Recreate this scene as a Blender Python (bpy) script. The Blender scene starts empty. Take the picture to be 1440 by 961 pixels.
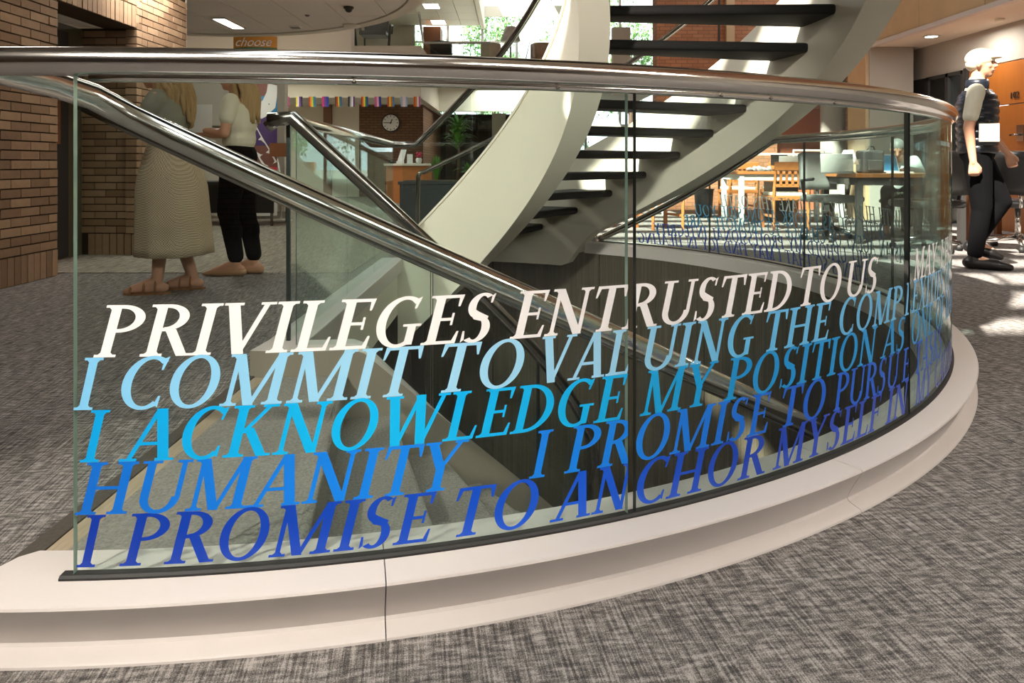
import bpy, bmesh, math, random
from mathutils import Vector, Matrix, Euler
from mathutils.geometry import tessellate_polygon
random.seed(7)
C = bpy.context.scene.collection
S = bpy.context.scene
rad = math.radians
def srgb(h, k=1.0):
    v = [int(h[i:i+2], 16)/255 for i in (0, 2, 4)]
    return tuple(k*(c/12.92 if c <= .04045 else ((c+.055)/1.055)**2.4) for c in v)

# ------------------------------------------------------------------ camera
FPX, HOR, CH = 1000.0, 230.0, 0.85          # focal length in px, horizon row, camera height
cam = bpy.data.objects.new('camera', bpy.data.cameras.new('camera')); C.objects.link(cam)
cam.location = (0, 0, CH); cam.rotation_euler = (rad(90), 0, 0)
cam.data.sensor_width = 36; cam.data.lens = 36*FPX/1440
cam.data.shift_y = -(480.5-HOR)/1440; cam.data.clip_start = .02; cam.data.clip_end = 300
S.camera = cam
# ------------------------------------------------------------------ world, sun, exposure
w = bpy.data.worlds.new('sky'); S.world = w; w.use_nodes = True
wn = w.node_tree; bg = wn.nodes['Background']
bg.inputs[0].default_value = (.90, .95, 1.0, 1); bg.inputs[1].default_value = 2.8
sun = bpy.data.objects.new('sun', bpy.data.lights.new('sun', 'SUN')); C.objects.link(sun)
sun.data.energy = 20.0; sun.data.angle = rad(.9); sun.data.color = (1, .94, .84)
sun.rotation_euler = Vector((.42, .50, -.76)).to_track_quat('-Z', 'Y').to_euler()
S.view_settings.view_transform = 'Standard'; S.view_settings.look = 'None'
S.view_settings.gamma = 1; S.view_settings.use_curve_mapping = False
S.view_settings.exposure = 0.25
S.cycles.transparent_max_bounces = 40
def area(name, loc, size, power, col=(1, .94, .86), rot=(0, 0, 0), sy=None):
    l = bpy.data.lights.new(name, 'AREA'); l.energy = power; l.color = col; l.size = size
    if sy: l.shape = 'RECTANGLE'; l.size_y = sy
    o = bpy.data.objects.new(name, l); C.objects.link(o); o.location = loc; o.rotation_euler = rot
    return o
area('ceiling_and_fill_light', (-1.2, -.5, 3.15), 1.2, 26, sy=.5)
area('ceiling_and_fill_light', (1.8, -.5, 3.15), 1.2, 26, sy=.5)
area('ceiling_and_fill_light', (.4, -3.4, 3.1), 1.6, 40, rot=(rad(38), 0, 0), sy=.6)  # added front fill behind the camera to brighten the lettering, no fixture there
area('ceiling_and_fill_light', (3.6, -.3, 3.15), 1.2, 85, sy=.5)
area('ceiling_and_fill_light', (-3.8, 9.6, 2.70), .2, 25, sy=.65)
area('ceiling_and_fill_light', (-3.2, 6.6, 2.70), .3, 30, sy=.9)
area('ceiling_and_fill_light', (-2.9, 3.6, 2.95), .3, 7, sy=.9)
area('ceiling_and_fill_light', (-5.0, 14.0, 2.9), 1.0, 126, sy=2.0)
area('ceiling_and_fill_light', (5.75, 9.0, 2.55), .25, 21)
area('ceiling_and_fill_light', (5.75, 6.8, 2.55), .25, 21)
area('ceiling_and_fill_light', (.0, 19.0, 2.9), 2.0, 108, sy=2.0)

sp = bpy.data.objects.new('spot_lamp_light', bpy.data.lights.new('spot_lamp_light', 'SPOT')); C.objects.link(sp)
sp.location = (-1.9, -1.0, 3.1); sp.data.energy = 420; sp.data.color = (1, .92, .8); sp.data.spot_size = rad(27); sp.data.spot_blend = .6; sp.data.shadow_soft_size = .03
sp.rotation_euler = (Vector((-.42, 2.3, -.1))-Vector(sp.location)).to_track_quat('-Z', 'Y').to_euler()
sp2 = bpy.data.objects.new('spot_lamp_light', bpy.data.lights.new('spot_lamp_light', 'SPOT')); C.objects.link(sp2)
sp2.location = (-1.6, -.6, 3.12); sp2.data.energy = 1300; sp2.data.color = (1, .94, .84); sp2.data.spot_size = rad(42); sp2.data.spot_blend = .8; sp2.data.shadow_soft_size = .12
sp2.rotation_euler = (Vector((.1, 5.3, 1.0))-Vector(sp2.location)).to_track_quat('-Z', 'Y').to_euler()
# ------------------------------------------------------------------ materials
def nt(name):
    m = bpy.data.materials.new(name); m.use_nodes = True
    return m, m.node_tree, m.node_tree.nodes['Principled BSDF']
def mat(name, col, rough=.5, metal=0, var=0.0, scale=8, bump=0.0, spec=.5, stretch=(1, 1, 1)):
    if isinstance(col, str): col = srgb(col)
    m, t, b = nt(name)
    b.inputs['Base Color'].default_value = (*col, 1); b.inputs['Roughness'].default_value = rough
    b.inputs['Metallic'].default_value = metal; b.inputs['Specular IOR Level'].default_value = spec
    if var or bump:
        tc = t.nodes.new('ShaderNodeTexCoord'); mp = t.nodes.new('ShaderNodeMapping')
        mp.inputs['Scale'].default_value = stretch
        n = t.nodes.new('ShaderNodeTexNoise'); n.inputs['Scale'].default_value = scale; n.inputs['Detail'].default_value = 6
        t.links.new(tc.outputs['Object'], mp.inputs[0]); t.links.new(mp.outputs[0], n.inputs['Vector'])
        if var:
            mx = t.nodes.new('ShaderNodeMix'); mx.data_type = 'RGBA'
            mx.inputs[6].default_value = (*[c*(1-var) for c in col], 1)
            mx.inputs[7].default_value = (*[min(1, c*(1+var)) for c in col], 1)
            t.links.new(n.outputs['Fac'], mx.inputs[0]); t.links.new(mx.outputs[2], b.inputs['Base Color'])
        if bump:
            bp = t.nodes.new('ShaderNodeBump'); bp.inputs['Strength'].default_value = bump; bp.inputs['Distance'].default_value = .004
            t.links.new(n.outputs['Fac'], bp.inputs['Height']); t.links.new(bp.outputs[0], b.inputs['Normal'])
    return m
def emis(name, col, s):
    m, t, b = nt(name); b.inputs['Base Color'].default_value = (*col, 1)
    b.inputs['Emission Color'].default_value = (*col, 1); b.inputs['Emission Strength'].default_value = s
    return m
def carpet(name, dark, mid, light, ang, s=1.0):
    m, t, b = nt(name); N = t.nodes; L = t.links
    b.inputs['Roughness'].default_value = .95; b.inputs['Specular IOR Level'].default_value = .15
    tc = N.new('ShaderNodeTexCoord')
    def noise(sc, scale, det=2):
        mp = N.new('ShaderNodeMapping'); mp.vector_type = 'TEXTURE'
        mp.inputs['Rotation'].default_value = (0, 0, ang); mp.inputs['Scale'].default_value = (1/sc[0], 1/sc[1], 1)
        n = N.new('ShaderNodeTexNoise'); n.inputs['Scale'].default_value = scale; n.inputs['Detail'].default_value = det
        L.new(tc.outputs['Object'], mp.inputs[0]); L.new(mp.outputs[0], n.inputs['Vector']); return n.outputs['Fac']
    def mth(op, a, c):
        x = N.new('ShaderNodeMath'); x.operation = op
        for i, v in enumerate((a, c)):
            if hasattr(v, 'links'): L.new(v, x.inputs[i])
            else: x.inputs[i].default_value = v
        return x.outputs[0]
    a = noise((170*s, 6*s), 1); bb = noise((20*s, 75*s), 1); c = noise((60*s, 60*s), 1); d = noise((9*s, 9*s), 1)
    e = noise((330*s, 330*s), 1, 0)
    v = mth('ADD', mth('ADD', mth('MULTIPLY', a, .36), mth('MULTIPLY', bb, .34)), mth('ADD', mth('MULTIPLY', c, .10), mth('MULTIPLY', e, .20)))
    r = N.new('ShaderNodeValToRGB'); cr = r.color_ramp
    cr.elements[0].position = .41; cr.elements[0].color = (*dark, 1)
    cr.elements[1].position = .60; cr.elements[1].color = (*light, 1)
    q = cr.elements.new(.50); q.color = (*mid, 1)
    L.new(v, r.inputs[0]); L.new(r.outputs[0], b.inputs['Base Color'])
    bp = N.new('ShaderNodeBump'); bp.inputs['Strength'].default_value = .5; bp.inputs['Distance'].default_value = .003
    L.new(mth('ADD', e, a), bp.inputs['Height']); L.new(bp.outputs[0], b.inputs['Normal'])
    return m
def glass(name, tint, refl=1.0, rough=0.0, gz=(.55, .70, .68)):
    m = bpy.data.materials.new(name); m.use_nodes = True; t = m.node_tree; t.nodes.clear()
    o = t.nodes.new('ShaderNodeOutputMaterial'); tr = t.nodes.new('ShaderNodeBsdfTransparent'); tr.inputs[0].default_value = (*tint, 1)
    g = t.nodes.new('ShaderNodeBsdfGlossy'); g.inputs['Roughness'].default_value = rough; g.inputs[0].default_value = (refl, refl, refl, 1)
    mx = t.nodes.new('ShaderNodeMixShader'); lw = t.nodes.new('ShaderNodeLayerWeight'); lw.inputs[0].default_value = .5
    pw = t.nodes.new('ShaderNodeMath'); pw.operation = 'POWER'; pw.inputs[1].default_value = 6
    ma = t.nodes.new('ShaderNodeMath'); ma.operation = 'MULTIPLY_ADD'; ma.inputs[1].default_value = .55; ma.inputs[2].default_value = .03
    t.links.new(lw.outputs['Facing'], pw.inputs[0]); t.links.new(pw.outputs[0], ma.inputs[0])
    tm = t.nodes.new('ShaderNodeMix'); tm.data_type = 'RGBA'; p2 = t.nodes.new('ShaderNodeMath'); p2.operation = 'POWER'; p2.inputs[1].default_value = 3.0
    tm.inputs[6].default_value = (*tint, 1); tm.inputs[7].default_value = (tint[0]*gz[0], tint[1]*gz[1], tint[2]*gz[2], 1)
    t.links.new(lw.outputs['Facing'], p2.inputs[0]); t.links.new(p2.outputs[0], tm.inputs[0]); t.links.new(tm.outputs[2], tr.inputs[0])
    t.links.new(ma.outputs[0], mx.inputs[0]); t.links.new(tr.outputs[0], mx.inputs[1]); t.links.new(g.outputs[0], mx.inputs[2])
    t.links.new(mx.outputs[0], o.inputs[0]); return m
def brickmat(name, c1, c2, mortar, sc=1.0, rot=(0, 0, 0)):
    m, t, b = nt(name); b.inputs['Roughness'].default_value = .85
    tc = t.nodes.new('ShaderNodeTexCoord'); mp = t.nodes.new('ShaderNodeMapping'); mp.inputs['Rotation'].default_value = rot
    br = t.nodes.new('ShaderNodeTexBrick'); br.inputs['Scale'].default_value = 1/sc
    br.inputs['Color1'].default_value = (*c1, 1); br.inputs['Color2'].default_value = (*c2, 1); br.inputs['Mortar'].default_value = (*mortar, 1)
    br.inputs['Brick Width'].default_value = .2; br.inputs['Row Height'].default_value = .067; br.inputs['Mortar Size'].default_value = .006
    t.links.new(tc.outputs['Object'], mp.inputs[0]); t.links.new(mp.outputs[0], br.inputs['Vector']); t.links.new(br.outputs[0], b.inputs['Base Color'])
    return m
M = {}
M['carpet'] = carpet('carpet_grey_weave', srgb('474443'), srgb('76716d'), srgb('aca5a0'), rad(8.4), 1.25)
M['carpet_far'] = carpet('carpet_light', srgb('6d675f'), srgb('8a8378'), srgb('b0a898'), rad(8.4), .6)
M['carpet_stair'] = mat('carpet_stair', '88847d', .95, var=.6, scale=130, bump=1)
M['carpet_dark'] = mat('carpet_dark', '4c463e', .95, var=.3, scale=120, bump=.4)
M['fabric_wall'] = carpet('fabric_wall_cover', srgb('474236'), srgb('524c3f'), srgb('60594a'), 0, 1.0)
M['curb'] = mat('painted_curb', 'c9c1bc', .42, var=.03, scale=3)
M['white'] = mat('white_plaster', 'e4dfcf', .55, var=.02, scale=4)
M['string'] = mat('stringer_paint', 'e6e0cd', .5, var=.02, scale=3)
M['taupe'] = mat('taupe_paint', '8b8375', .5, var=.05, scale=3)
M['wall'] = mat('wall_paint', 'd9cfbf', .7, var=.02, scale=2)
M['greywall'] = mat('grey_wall_paint', 'a79f94', .7, var=.02, scale=2)
M['chrome'] = mat('polished_steel', (.78, .75, .72), .14, 1, var=.03, scale=30)
M['steel'] = mat('brushed_steel', (.33, .31, .285), .2, 1)
M['black'] = mat('black_rubber', '1b1a19', .6)
M['tread'] = mat('black_tread', '1c1a18', .75, var=.3, scale=60, bump=.3)
M['glass'] = glass('clear_glass', (.93, .975, .955))
M['glass_far'] = glass('green_glass', (.93, .97, .955), gz=(.86, .92, .91))
M['winglass'] = glass('window_glass', (.96, .98, .98))
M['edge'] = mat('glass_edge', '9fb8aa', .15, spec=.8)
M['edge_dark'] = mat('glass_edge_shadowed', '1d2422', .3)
M['brick'] = [mat('buff_brick', c, .85, var=.14, scale=25, bump=.5) for c in ('9f8266', '94785c', 'a98c6e', '8a6e54')]
M['mortar'] = mat('dark_mortar', '40311f', .95, var=.2, scale=60)
M['brick_red'] = brickmat('pink_brick', srgb('b07a58'), srgb('a06c4c'), srgb('7d5a44'), 1, (rad(90), 0, 0))
M['brick_dark'] = brickmat('brown_brick', srgb('7a5a42'), srgb('6c4f3a'), srgb('45342a'), 1, (rad(90), 0, 0))
M['terra'] = mat('terracotta_paint', 'b0694c', .6)
M['wood'] = mat('orange_wood', 'b5713c', .4, var=.2, scale=4, stretch=(1, 8, 8))
M['wood_dark'] = mat('brown_wood', '7a4a2c', .4, var=.2, scale=4, stretch=(8, 8, 1))
M['door'] = mat('oak_door', '9a5a22', .4, var=.15, scale=3, stretch=(8, 8, 1))
M['stone'] = mat('travertine', 'c2a681', .5, var=.22, scale=2.2)
M['olive'] = mat('olive_door_paint', '5a5340', .5)
M['seatfab'] = mat('striped_seat_fabric', 'd8cfbb', .9, var=.15, scale=30)
M['leather'] = mat('black_leather', '211f1e', .4)
M['skin'] = mat('skin', 'c99678', .5, var=.05, scale=20)
M['eye'] = mat('eye_dark', '2a201c', .3)
M['lip'] = mat('lips', 'a8605a', .5)
M['blonde'] = mat('blonde_hair', 'a98a5e', .6, var=.3, scale=30, stretch=(1, 1, .1), bump=.6)
M['paleblond'] = mat('pale_hair', 'd9cdb4', .6, var=.15, scale=30, bump=.5)
M['topgrey'] = mat('grey_green_top', '8c8a7c', .9, var=.1, scale=20)
M['tee'] = mat('cream_tee', 'dcd6c0', .9, var=.06, scale=15)
M['pants'] = mat('black_trousers', '09080a', .95, var=.2, scale=15, spec=.1)
M['vest'] = mat('quilted_vest', '1c2029', .32, var=.2, scale=12)
M['paper'] = mat('white_paper', 'ececea', .6)
M['sandal'] = mat('tan_leather', '8a5a30', .5)
M['nude'] = mat('nude_leather', 'b98d68', .45)
M['shoe'] = mat('black_shoe', '1a1818', .3)
M['leaf'] = mat('leaf_green', '4f7f32', .5, var=.4, scale=6)
M['leaf2'] = mat('tree_leaf', '6f9a5c', .6, var=.5, scale=1.2)
M['bark'] = mat('bark', '5a4a3c', .9)
M['planter'] = mat('black_planter', '1c2226', .45)
M['whitemetal'] = mat('white_metal', 'd5d5cf', .4)
M['greyplastic'] = mat('grey_plastic', '6f6f6b', .5)
M['darkgrey'] = mat('dark_grey', '33312f', .6)
M['lamp'] = emis('lamp_diffuser', (1, .95, .85), 9)
M['strip'] = mat('ribbed_tan_strip', 'a3937c', .8, var=.35, scale=5, stretch=(40, 2, 1))
M['pave'] = mat('pavement', '9a958c', .9)
# knit skirt
m, t, b = nt('knit_skirt'); b.inputs['Roughness'].default_value = .95
tc = t.nodes.new('ShaderNodeTexCoord'); mp = t.nodes.new('ShaderNodeMapping'); mp.inputs['Scale'].default_value = (1, 1, 1)
wv = t.nodes.new('ShaderNodeTexChecker'); wv.inputs['Scale'].default_value = 125
wv.inputs[1].default_value = (*srgb('d2bfa4'), 1); wv.inputs[2].default_value = (*srgb('9a8b72'), 1)
t.links.new(tc.outputs['Object'], mp.inputs[0]); t.links.new(mp.outputs[0], wv.inputs[0]); t.links.new(wv.outputs[0], b.inputs['Base Color']); M['skirt'] = m
# lettering: printed gradient along each line of text
def textmat(name, stops):
    m, t, b = nt(name); b.inputs['Roughness'].default_value = .35
    tc = t.nodes.new('ShaderNodeTexCoord'); sp = t.nodes.new('ShaderNodeSeparateXYZ'); r = t.nodes.new('ShaderNodeValToRGB')
    mr = t.nodes.new('ShaderNodeMapRange'); mr.inputs[1].default_value = -.85; mr.inputs[2].default_value = 2.15
    t.links.new(tc.outputs['Object'], sp.inputs[0]); t.links.new(sp.outputs[0], mr.inputs[0]); t.links.new(mr.outputs[0], r.inputs[0])
    e = r.color_ramp.elements
    for i, (p, c) in enumerate(stops):
        q = e[i] if i < 2 else e.new(p)
        q.position = p; q.color = (*srgb(c), 1)
    t.links.new(r.outputs[0], b.inputs['Base Color']); return m
TM = [textmat('white_vinyl', [(0, 'fffdfa'), (1, 'f2ecef')]),
      textmat('pale_blue_vinyl', [(0, '7cc9f6'), (1, '7ab8e6'), (.2, 'a2dcfb'), (.35, 'a2dcfb'), (.45, '63bbea')]),
      textmat('cyan_vinyl', [(0, '009fe6'), (1, '3f9fd8'), (.18, '00bdfb'), (.34, '00b9f8'), (.46, '0591d6')]),
      textmat('blue_vinyl', [(0, '0768cf'), (1, '3560c8'), (.18, '0a86f2'), (.36, '0a88f5'), (.5, '0a5fd0')]),
      textmat('deep_blue_vinyl', [(0, '0132a2'), (1, '3b4fb8'), (.2, '0547c0'), (.34, '0a5be0'), (.46, '083fb4')])]

# ------------------------------------------------------------------ helpers
def link(o, parent=None, **kw):
    C.objects.link(o)
    if parent: o.parent = parent
    for k, v in kw.items(): o[k] = v
    return o
def mo(name, vs, fs, m, parent=None, smooth=False, mats=None, fm=None, **kw):
    me = bpy.data.meshes.new(name); me.from_pydata([tuple(v) for v in vs], [], fs)
    for x in (mats or [m]): me.materials.append(x)
    if fm: me.polygons.foreach_set('material_index', fm)
    if smooth: me.shade_smooth()
    me.update()
    return link(bpy.data.objects.new(name, me), parent, **kw)
def empty(name, loc=(0, 0, 0), rz=0, **kw):
    o = bpy.data.objects.new(name, None); o.empty_display_size = .1; o.location = loc; o.rotation_euler = (0, 0, rz)
    return link(o, None, **kw)
def thing(name, loc, label, cat, rz=0, group=None):
    o = empty(name, loc, rz, label=label, category=cat)
    if group: o['group'] = group
    return o
class MB:
    """collects shapes into one mesh"""
    def __init__(s): s.v = []; s.f = []; s.m = []
    def add(s, vs, fs, mi=0):
        k = len(s.v); s.v += [Vector(v) for v in vs]; s.f += [tuple(i+k for i in f) for f in fs]; s.m += [mi]*len(fs); return s
    def box(s, x0, x1, y0, y1, z0, z1, mi=0, M4=None):
        v = [Vector(p) for p in ((x0, y0, z0), (x1, y0, z0), (x1, y1, z0), (x0, y1, z0), (x0, y0, z1), (x1, y0, z1), (x1, y1, z1), (x0, y1, z1))]
        if M4: v = [M4 @ p for p in v]
        return s.add(v, [(3, 2, 1, 0), (4, 5, 6, 7), (0, 1, 5, 4), (1, 2, 6, 5), (2, 3, 7, 6), (3, 0, 4, 7)], mi)
    def tube(s, pts, r, n=12, mi=0, caps=True):
        pts = [Vector(p) for p in pts]; rs = r if isinstance(r, (list, tuple)) else [r]*len(pts)
        vs = []; up = Vector((0, 0, 1)); prev = None
        for i, p in enumerate(pts):
            d = (pts[min(i+1, len(pts)-1)]-pts[max(i-1, 0)]).normalized()
            if prev is None:
                a = d.cross(up); a = a if a.length > .05 else d.cross(Vector((1, 0, 0)))
            else: a = prev - d*prev.dot(d)
            a.normalize(); prev = a; b2 = d.cross(a)
            for k in range(n):
                t = 2*math.pi*k/n; vs.append(p+(a*math.cos(t)+b2*math.sin(t))*rs[i])
        fs = []
        for i in range(len(pts)-1):
            for k in range(n):
                q = (k+1) % n; fs.append((i*n+k, i*n+q, (i+1)*n+q, (i+1)*n+k))
        if caps: fs += [tuple(reversed(range(n))), tuple(range((len(pts)-1)*n, len(pts)*n))]
        return s.add(vs, fs, mi)
    def lathe(s, prof, n=20, c=(0, 0, 0), mi=0):
        vs = []; fs = []
        for r, z in prof:
            for k in range(n):
                t = 2*math.pi*k/n; vs.append((c[0]+r*math.cos(t), c[1]+r*math.sin(t), c[2]+z))
        for i in range(len(prof)-1):
            for k in range(n):
                q = (k+1) % n; fs.append((i*n+k, i*n+q, (i+1)*n+q, (i+1)*n+k))
        fs += [tuple(reversed(range(n))), tuple(range((len(prof)-1)*n, len(prof)*n))]
        return s.add(vs, fs, mi)
    def ball(s, c, r, n=14, M4=None, mi=0):
        r = r if isinstance(r, (tuple, list)) else (r, r, r); vs = []; fs = []; h = n//2+1
        R3 = M4 or Matrix.Identity(3)
        for i in range(1, h):
            a = math.pi*i/h
            for k in range(n):
                t = 2*math.pi*k/n
                vs.append(Vector(c)+R3 @ Vector((r[0]*math.sin(a)*math.cos(t), r[1]*math.sin(a)*math.sin(t), r[2]*math.cos(a))))
        T = len(vs); vs += [Vector(c)+R3 @ Vector((0, 0, r[2])), Vector(c)+R3 @ Vector((0, 0, -r[2]))]
        for i in range(h-2):
            for k in range(n):
                q = (k+1) % n; fs.append((i*n+k, (i+1)*n+k, (i+1)*n+q, i*n+q))
        for k in range(n):
            q = (k+1) % n; fs += [(T, k, q), (T+1, (h-2)*n+q, (h-2)*n+k)]
        return s.add(vs, fs, mi)
    def cap(s, a, ra, b, rb, n=12):
        a = Vector(a); b = Vector(b); d = (b-a); L = d.length; d.normalize(); pts = []; rs = []
        for t in (-85, -60, -30): pts.append(a+d*ra*math.sin(rad(t))); rs.append(ra*math.cos(rad(t)))
        pts += [a, b]; rs += [ra, rb]
        for t in (30, 60, 85): pts.append(b+d*rb*math.sin(rad(t))); rs.append(rb*math.cos(rad(t)))
        return s.tube(pts, rs, n)
    def obj(s, name, m, parent=None, smooth=False, **kw):
        ms = m if isinstance(m, list) else [m]
        return mo(name, s.v, s.f, None, parent, smooth, mats=ms, fm=s.m, **kw)
def box(name, x0, x1, y0, y1, z0, z1, m, parent=None, bev=0, **kw):
    o = MB().box(x0, x1, y0, y1, z0, z1).obj(name, m, parent, **kw)
    if bev: bevel(o, bev)
    return o
def bevel(o, w, seg=2):
    b = bmesh.new(); b.from_mesh(o.data); bmesh.ops.bevel(b, geom=b.edges[:], offset=w, segments=seg, affect='EDGES', profile=.5)
    b.to_mesh(o.data); b.free(); return o
def W(px, py, Y): return Vector(((px-720)*Y/FPX, Y, CH+(HOR-py)*Y/FPX))
def copy_tree(o, parent=None, label=None, loc=None, rz=None):
    c = o.copy(); C.objects.link(c)
    if parent: c.parent = parent
    if label: c['label'] = label
    if loc is not None: c.location = loc
    if rz is not None: c.rotation_euler = (0, 0, rz)
    for ch in list(o.children): copy_tree(ch, c)
    return c
def remeshed(o, vox=.01, smooth=4):
    md = o.modifiers.new('r', 'REMESH'); md.mode = 'VOXEL'; md.voxel_size = vox
    ms = o.modifiers.new('s', 'SMOOTH'); ms.iterations = smooth; ms.factor = .5
    dg = bpy.context.evaluated_depsgraph_get(); dg.update()
    me = bpy.data.meshes.new_from_object(o.evaluated_get(dg)); o.modifiers.clear(); old = o.data; o.data = me
    me.shade_smooth(); bpy.data.meshes.remove(old); return o

# ------------------------------------------------------------------ ring geometry
CX, CY, R = -.9, 4.3, 3.022
def P(r, th, h): a = rad(th); return Vector((CX+r*math.cos(a), CY+r*math.sin(a), h))
def theta(px, near=True, r=R):
    k = (px-720)/FPX; a = 1+k*k; b = -2*(k*CX+CY); c = CX*CX+CY*CY-r*r
    d = max(b*b-4*a*c, 0)**.5; y = (-b-d)/(2*a) if near else (-b+d)/(2*a)
    return math.degrees(math.atan2(y-CY, k*y-CX))
SL = .023                                    # metres of rise per degree
up_h = lambda t: 1.80-SL*t                   # top of the upper flight's treads
dn_h = lambda t: -SL*(t+81)                  # nosing line of the flight going down
def sweep(prof, t0, t1, n, name, m, parent=None, smooth=False, mats=None, fmf=None):
    """prof(theta) -> closed list of (radius, height)"""
    vs = []; fs = []; fm = []; K = len(prof(t0))
    for i in range(n+1):
        t = t0+(t1-t0)*i/n; vs += [P(r, t, h) for r, h in prof(t)]
    for i in range(n):
        for k in range(K):
            q = (k+1) % K; fs.append((i*K+k, i*K+q, (i+1)*K+q, (i+1)*K+k)); fm.append(fmf(k) if fmf else 0)
    fs += [tuple(range(K)), tuple(reversed(range(n*K, n*K+K)))]; fm += [len(mats)-1 if mats else 0]*2
    o = mo(name, vs, fs, m, parent, False, mats=mats, fm=fm)
    bm = bmesh.new(); bm.from_mesh(o.data); bmesh.ops.recalc_face_normals(bm, faces=bm.faces); bm.to_mesh(o.data); bm.free()
    if smooth:
        o.data.shade_smooth()
        for p in o.data.polygons:
            if len(p.vertices) > 4: p.use_smooth = False
        sharp(o)
    return o
def sharp(o, ang=32):
    bm = bmesh.new(); bm.from_mesh(o.data)
    for e in bm.edges:
        if len(e.link_faces) == 2 and e.calc_face_angle(0) > rad(ang): e.smooth = False
    bm.to_mesh(o.data); bm.free()

# ------------------------------------------------------------------ SETTING
TE = -.97                                   # floor edge of the descending flight
# floor with the D-shaped well cut out
def floor_mesh():
    outer = [(-12, -7), (9, -7), (9, 34), (-12, 34)]
    hole = []
    for i in range(0, 61): p = P(2.95, -81+(78+81)*i/60, 0); hole.append((p.x, p.y))
    for i in range(0, 7): p = P(1.32, 78+12*i/6, 0); hole.append((p.x, p.y))
    hole += [(-.9, CY+1.32), (-.9, CY-1.32)]
    for t in (-87, -84, -81): p = P(1.32, t, 0); hole.append((p.x, p.y))
    hole = hole[::-1]
    tris = tessellate_polygon([[Vector((*p, 0)) for p in outer], [Vector((*p, 0)) for p in hole]])
    vs = [(*p, 0) for p in outer+hole]
    return vs, [tuple(t) for t in tris]
vs, fs = floor_mesh()
fl = mo('floor', vs, fs, M['carpet'], kind='structure')
bm = bmesh.new(); bm.from_mesh(fl.data); bmesh.ops.recalc_face_normals(bm, faces=bm.faces)
if sum(f.normal.z for f in bm.faces) < 0: bmesh.ops.reverse_faces(bm, faces=bm.faces)
bm.to_mesh(fl.data); bm.free()
MB().box(-12, -1.25, 5.5, 34, .001, .006).obj('floor', M['carpet_far'], kind='structure')
box('floor', -4, 4.5, -.5, 9.5, -4.1, -3.95, M['carpet_dark'], kind='structure')
# cylindrical lined wall of the well below the floor, in panels with recessed seams
ww = empty('wall_stairwell', kind='structure')
for q in ((-4.1, -4, -.5, 9.5), (4.5, 4.6, -.5, 9.5), (-4.1, 4.6, -.6, -.5), (-4.1, 4.6, 9.5, 9.6)): box('backing', *q, -4, -.01, M['taupe'], ww)
seams = [-93, -70, -40, -12, 10, 32, 54, 76, 90]
for a, b_ in zip(seams[:-1], seams[1:]):
    sweep(lambda t: [(2.925, -3.95), (2.925, -.002), (2.985, -.002), (2.985, -3.95)], a+.12, b_-.12, 10, 'wall_panel', M['fabric_wall'], ww, True)
sweep(lambda t: [(2.98, -3.95), (2.98, -.004), (3.05, -.004), (3.05, -3.95)], -93, 90, 60, 'backing', M['black'], ww)
box('wall_panel', -4, -1.04, 7.27, 7.32, -3.95, -.3, M['fabric_wall'], ww)
box('wall_panel', -1.08, -1.03, 3.0, 5.62, -3.95, -.3, M['fabric_wall'], ww)
box('floor', -1.04, -.9, CY-1.4, CY+1.36, -.34, -.001, M['white'], kind='structure')     # slab edge under the straight guard
sweep(lambda t: [(1.50, -.25), (1.50, -.002), (2.95, -.002), (2.95, -.25)], 78, 90, 8, 'floor', M['fabric_wall'])['kind'] = 'structure'

# ring curb in cladding sections
cb = empty('trim_1', kind='structure')
def curbprof(t):
    e = 0
    if t < -90.5: e = min(.10, .07*(-90.5-t)/.5)
    return [(R-.10+e, -.0005), (R-.10+e, .095), (R-.09+e, .105), (R+.083, .105), (R+.088, .103), (R+.09, .099), (R+.087, .093), (R+.077, .076),
            (R+.066, .056), (R+.056, .036), (R+.051, .022), (R+.054, .016), (R+.068, .011), (R+.084, .0065), (R+.087, .004), (R+.088, -.0005)]
cuts = [-92.2, theta(543, r=R+.09), theta(1213, r=R+.09), -10, 25, 57]
for a, b_ in zip(cuts[:-1], cuts[1:]):
    sweep(curbprof, a+.018, b_-.018, max(6, int((b_-a)*2)), 'curb_section', M['curb'], cb, True)
sweep(lambda t: [(R-.010, .1045), (R-.010, .110), (R-.008, .113), (R+.009, .113), (R+.013, .109), (R+.013, .1045)], theta(88), 55, 130, 'gasket', M['black'], cb, True)

# ------------------------------------------------------------------ lettering
SH = .21
def ell(cx, cy, rx, ry, wv, wh, a0, a1, n=22):
    out = []
    for i in range(n):
        q = []
        for a, k in ((a0+(a1-a0)*i/n, 0), (a0+(a1-a0)*(i+1)/n, 0), (a0+(a1-a0)*(i+1)/n, 1), (a0+(a1-a0)*i/n, 1)):
            a = rad(a); X_, Y_ = (rx, ry) if not k else (rx-wv, ry-wh)
            q.append((cx+X_*math.cos(a), cy+Y_*math.sin(a)))
        out.append(q)
    return out
T_, N_, H_ = .152, .078, .05
def bar(x0, x1, y0, y1): return [(x0, y0), (x1, y0), (x1, y1), (x0, y1)]
def stem(x, w=T_, y0=0, y1=1, top=(.09, .09), bot=(.09, .09)):
    o = [bar(x-w/2, x+w/2, y0, y1)]
    if top: o += [bar(x-w/2-top[0], x+w/2+top[1], y1-H_, y1), [(x-w/2, y1-H_-.04), (x+w/2, y1-H_-.04), (x+w/2+top[1]*.4, y1-H_), (x-w/2-top[0]*.4, y1-H_)]]
    if bot: o += [bar(x-w/2-bot[0], x+w/2+bot[1], y0, y0+H_), [(x-w/2-bot[0]*.4, y0+H_), (x+w/2+bot[1]*.4, y0+H_), (x+w/2, y0+H_+.04), (x-w/2, y0+H_+.04)]]
    return o
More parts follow.
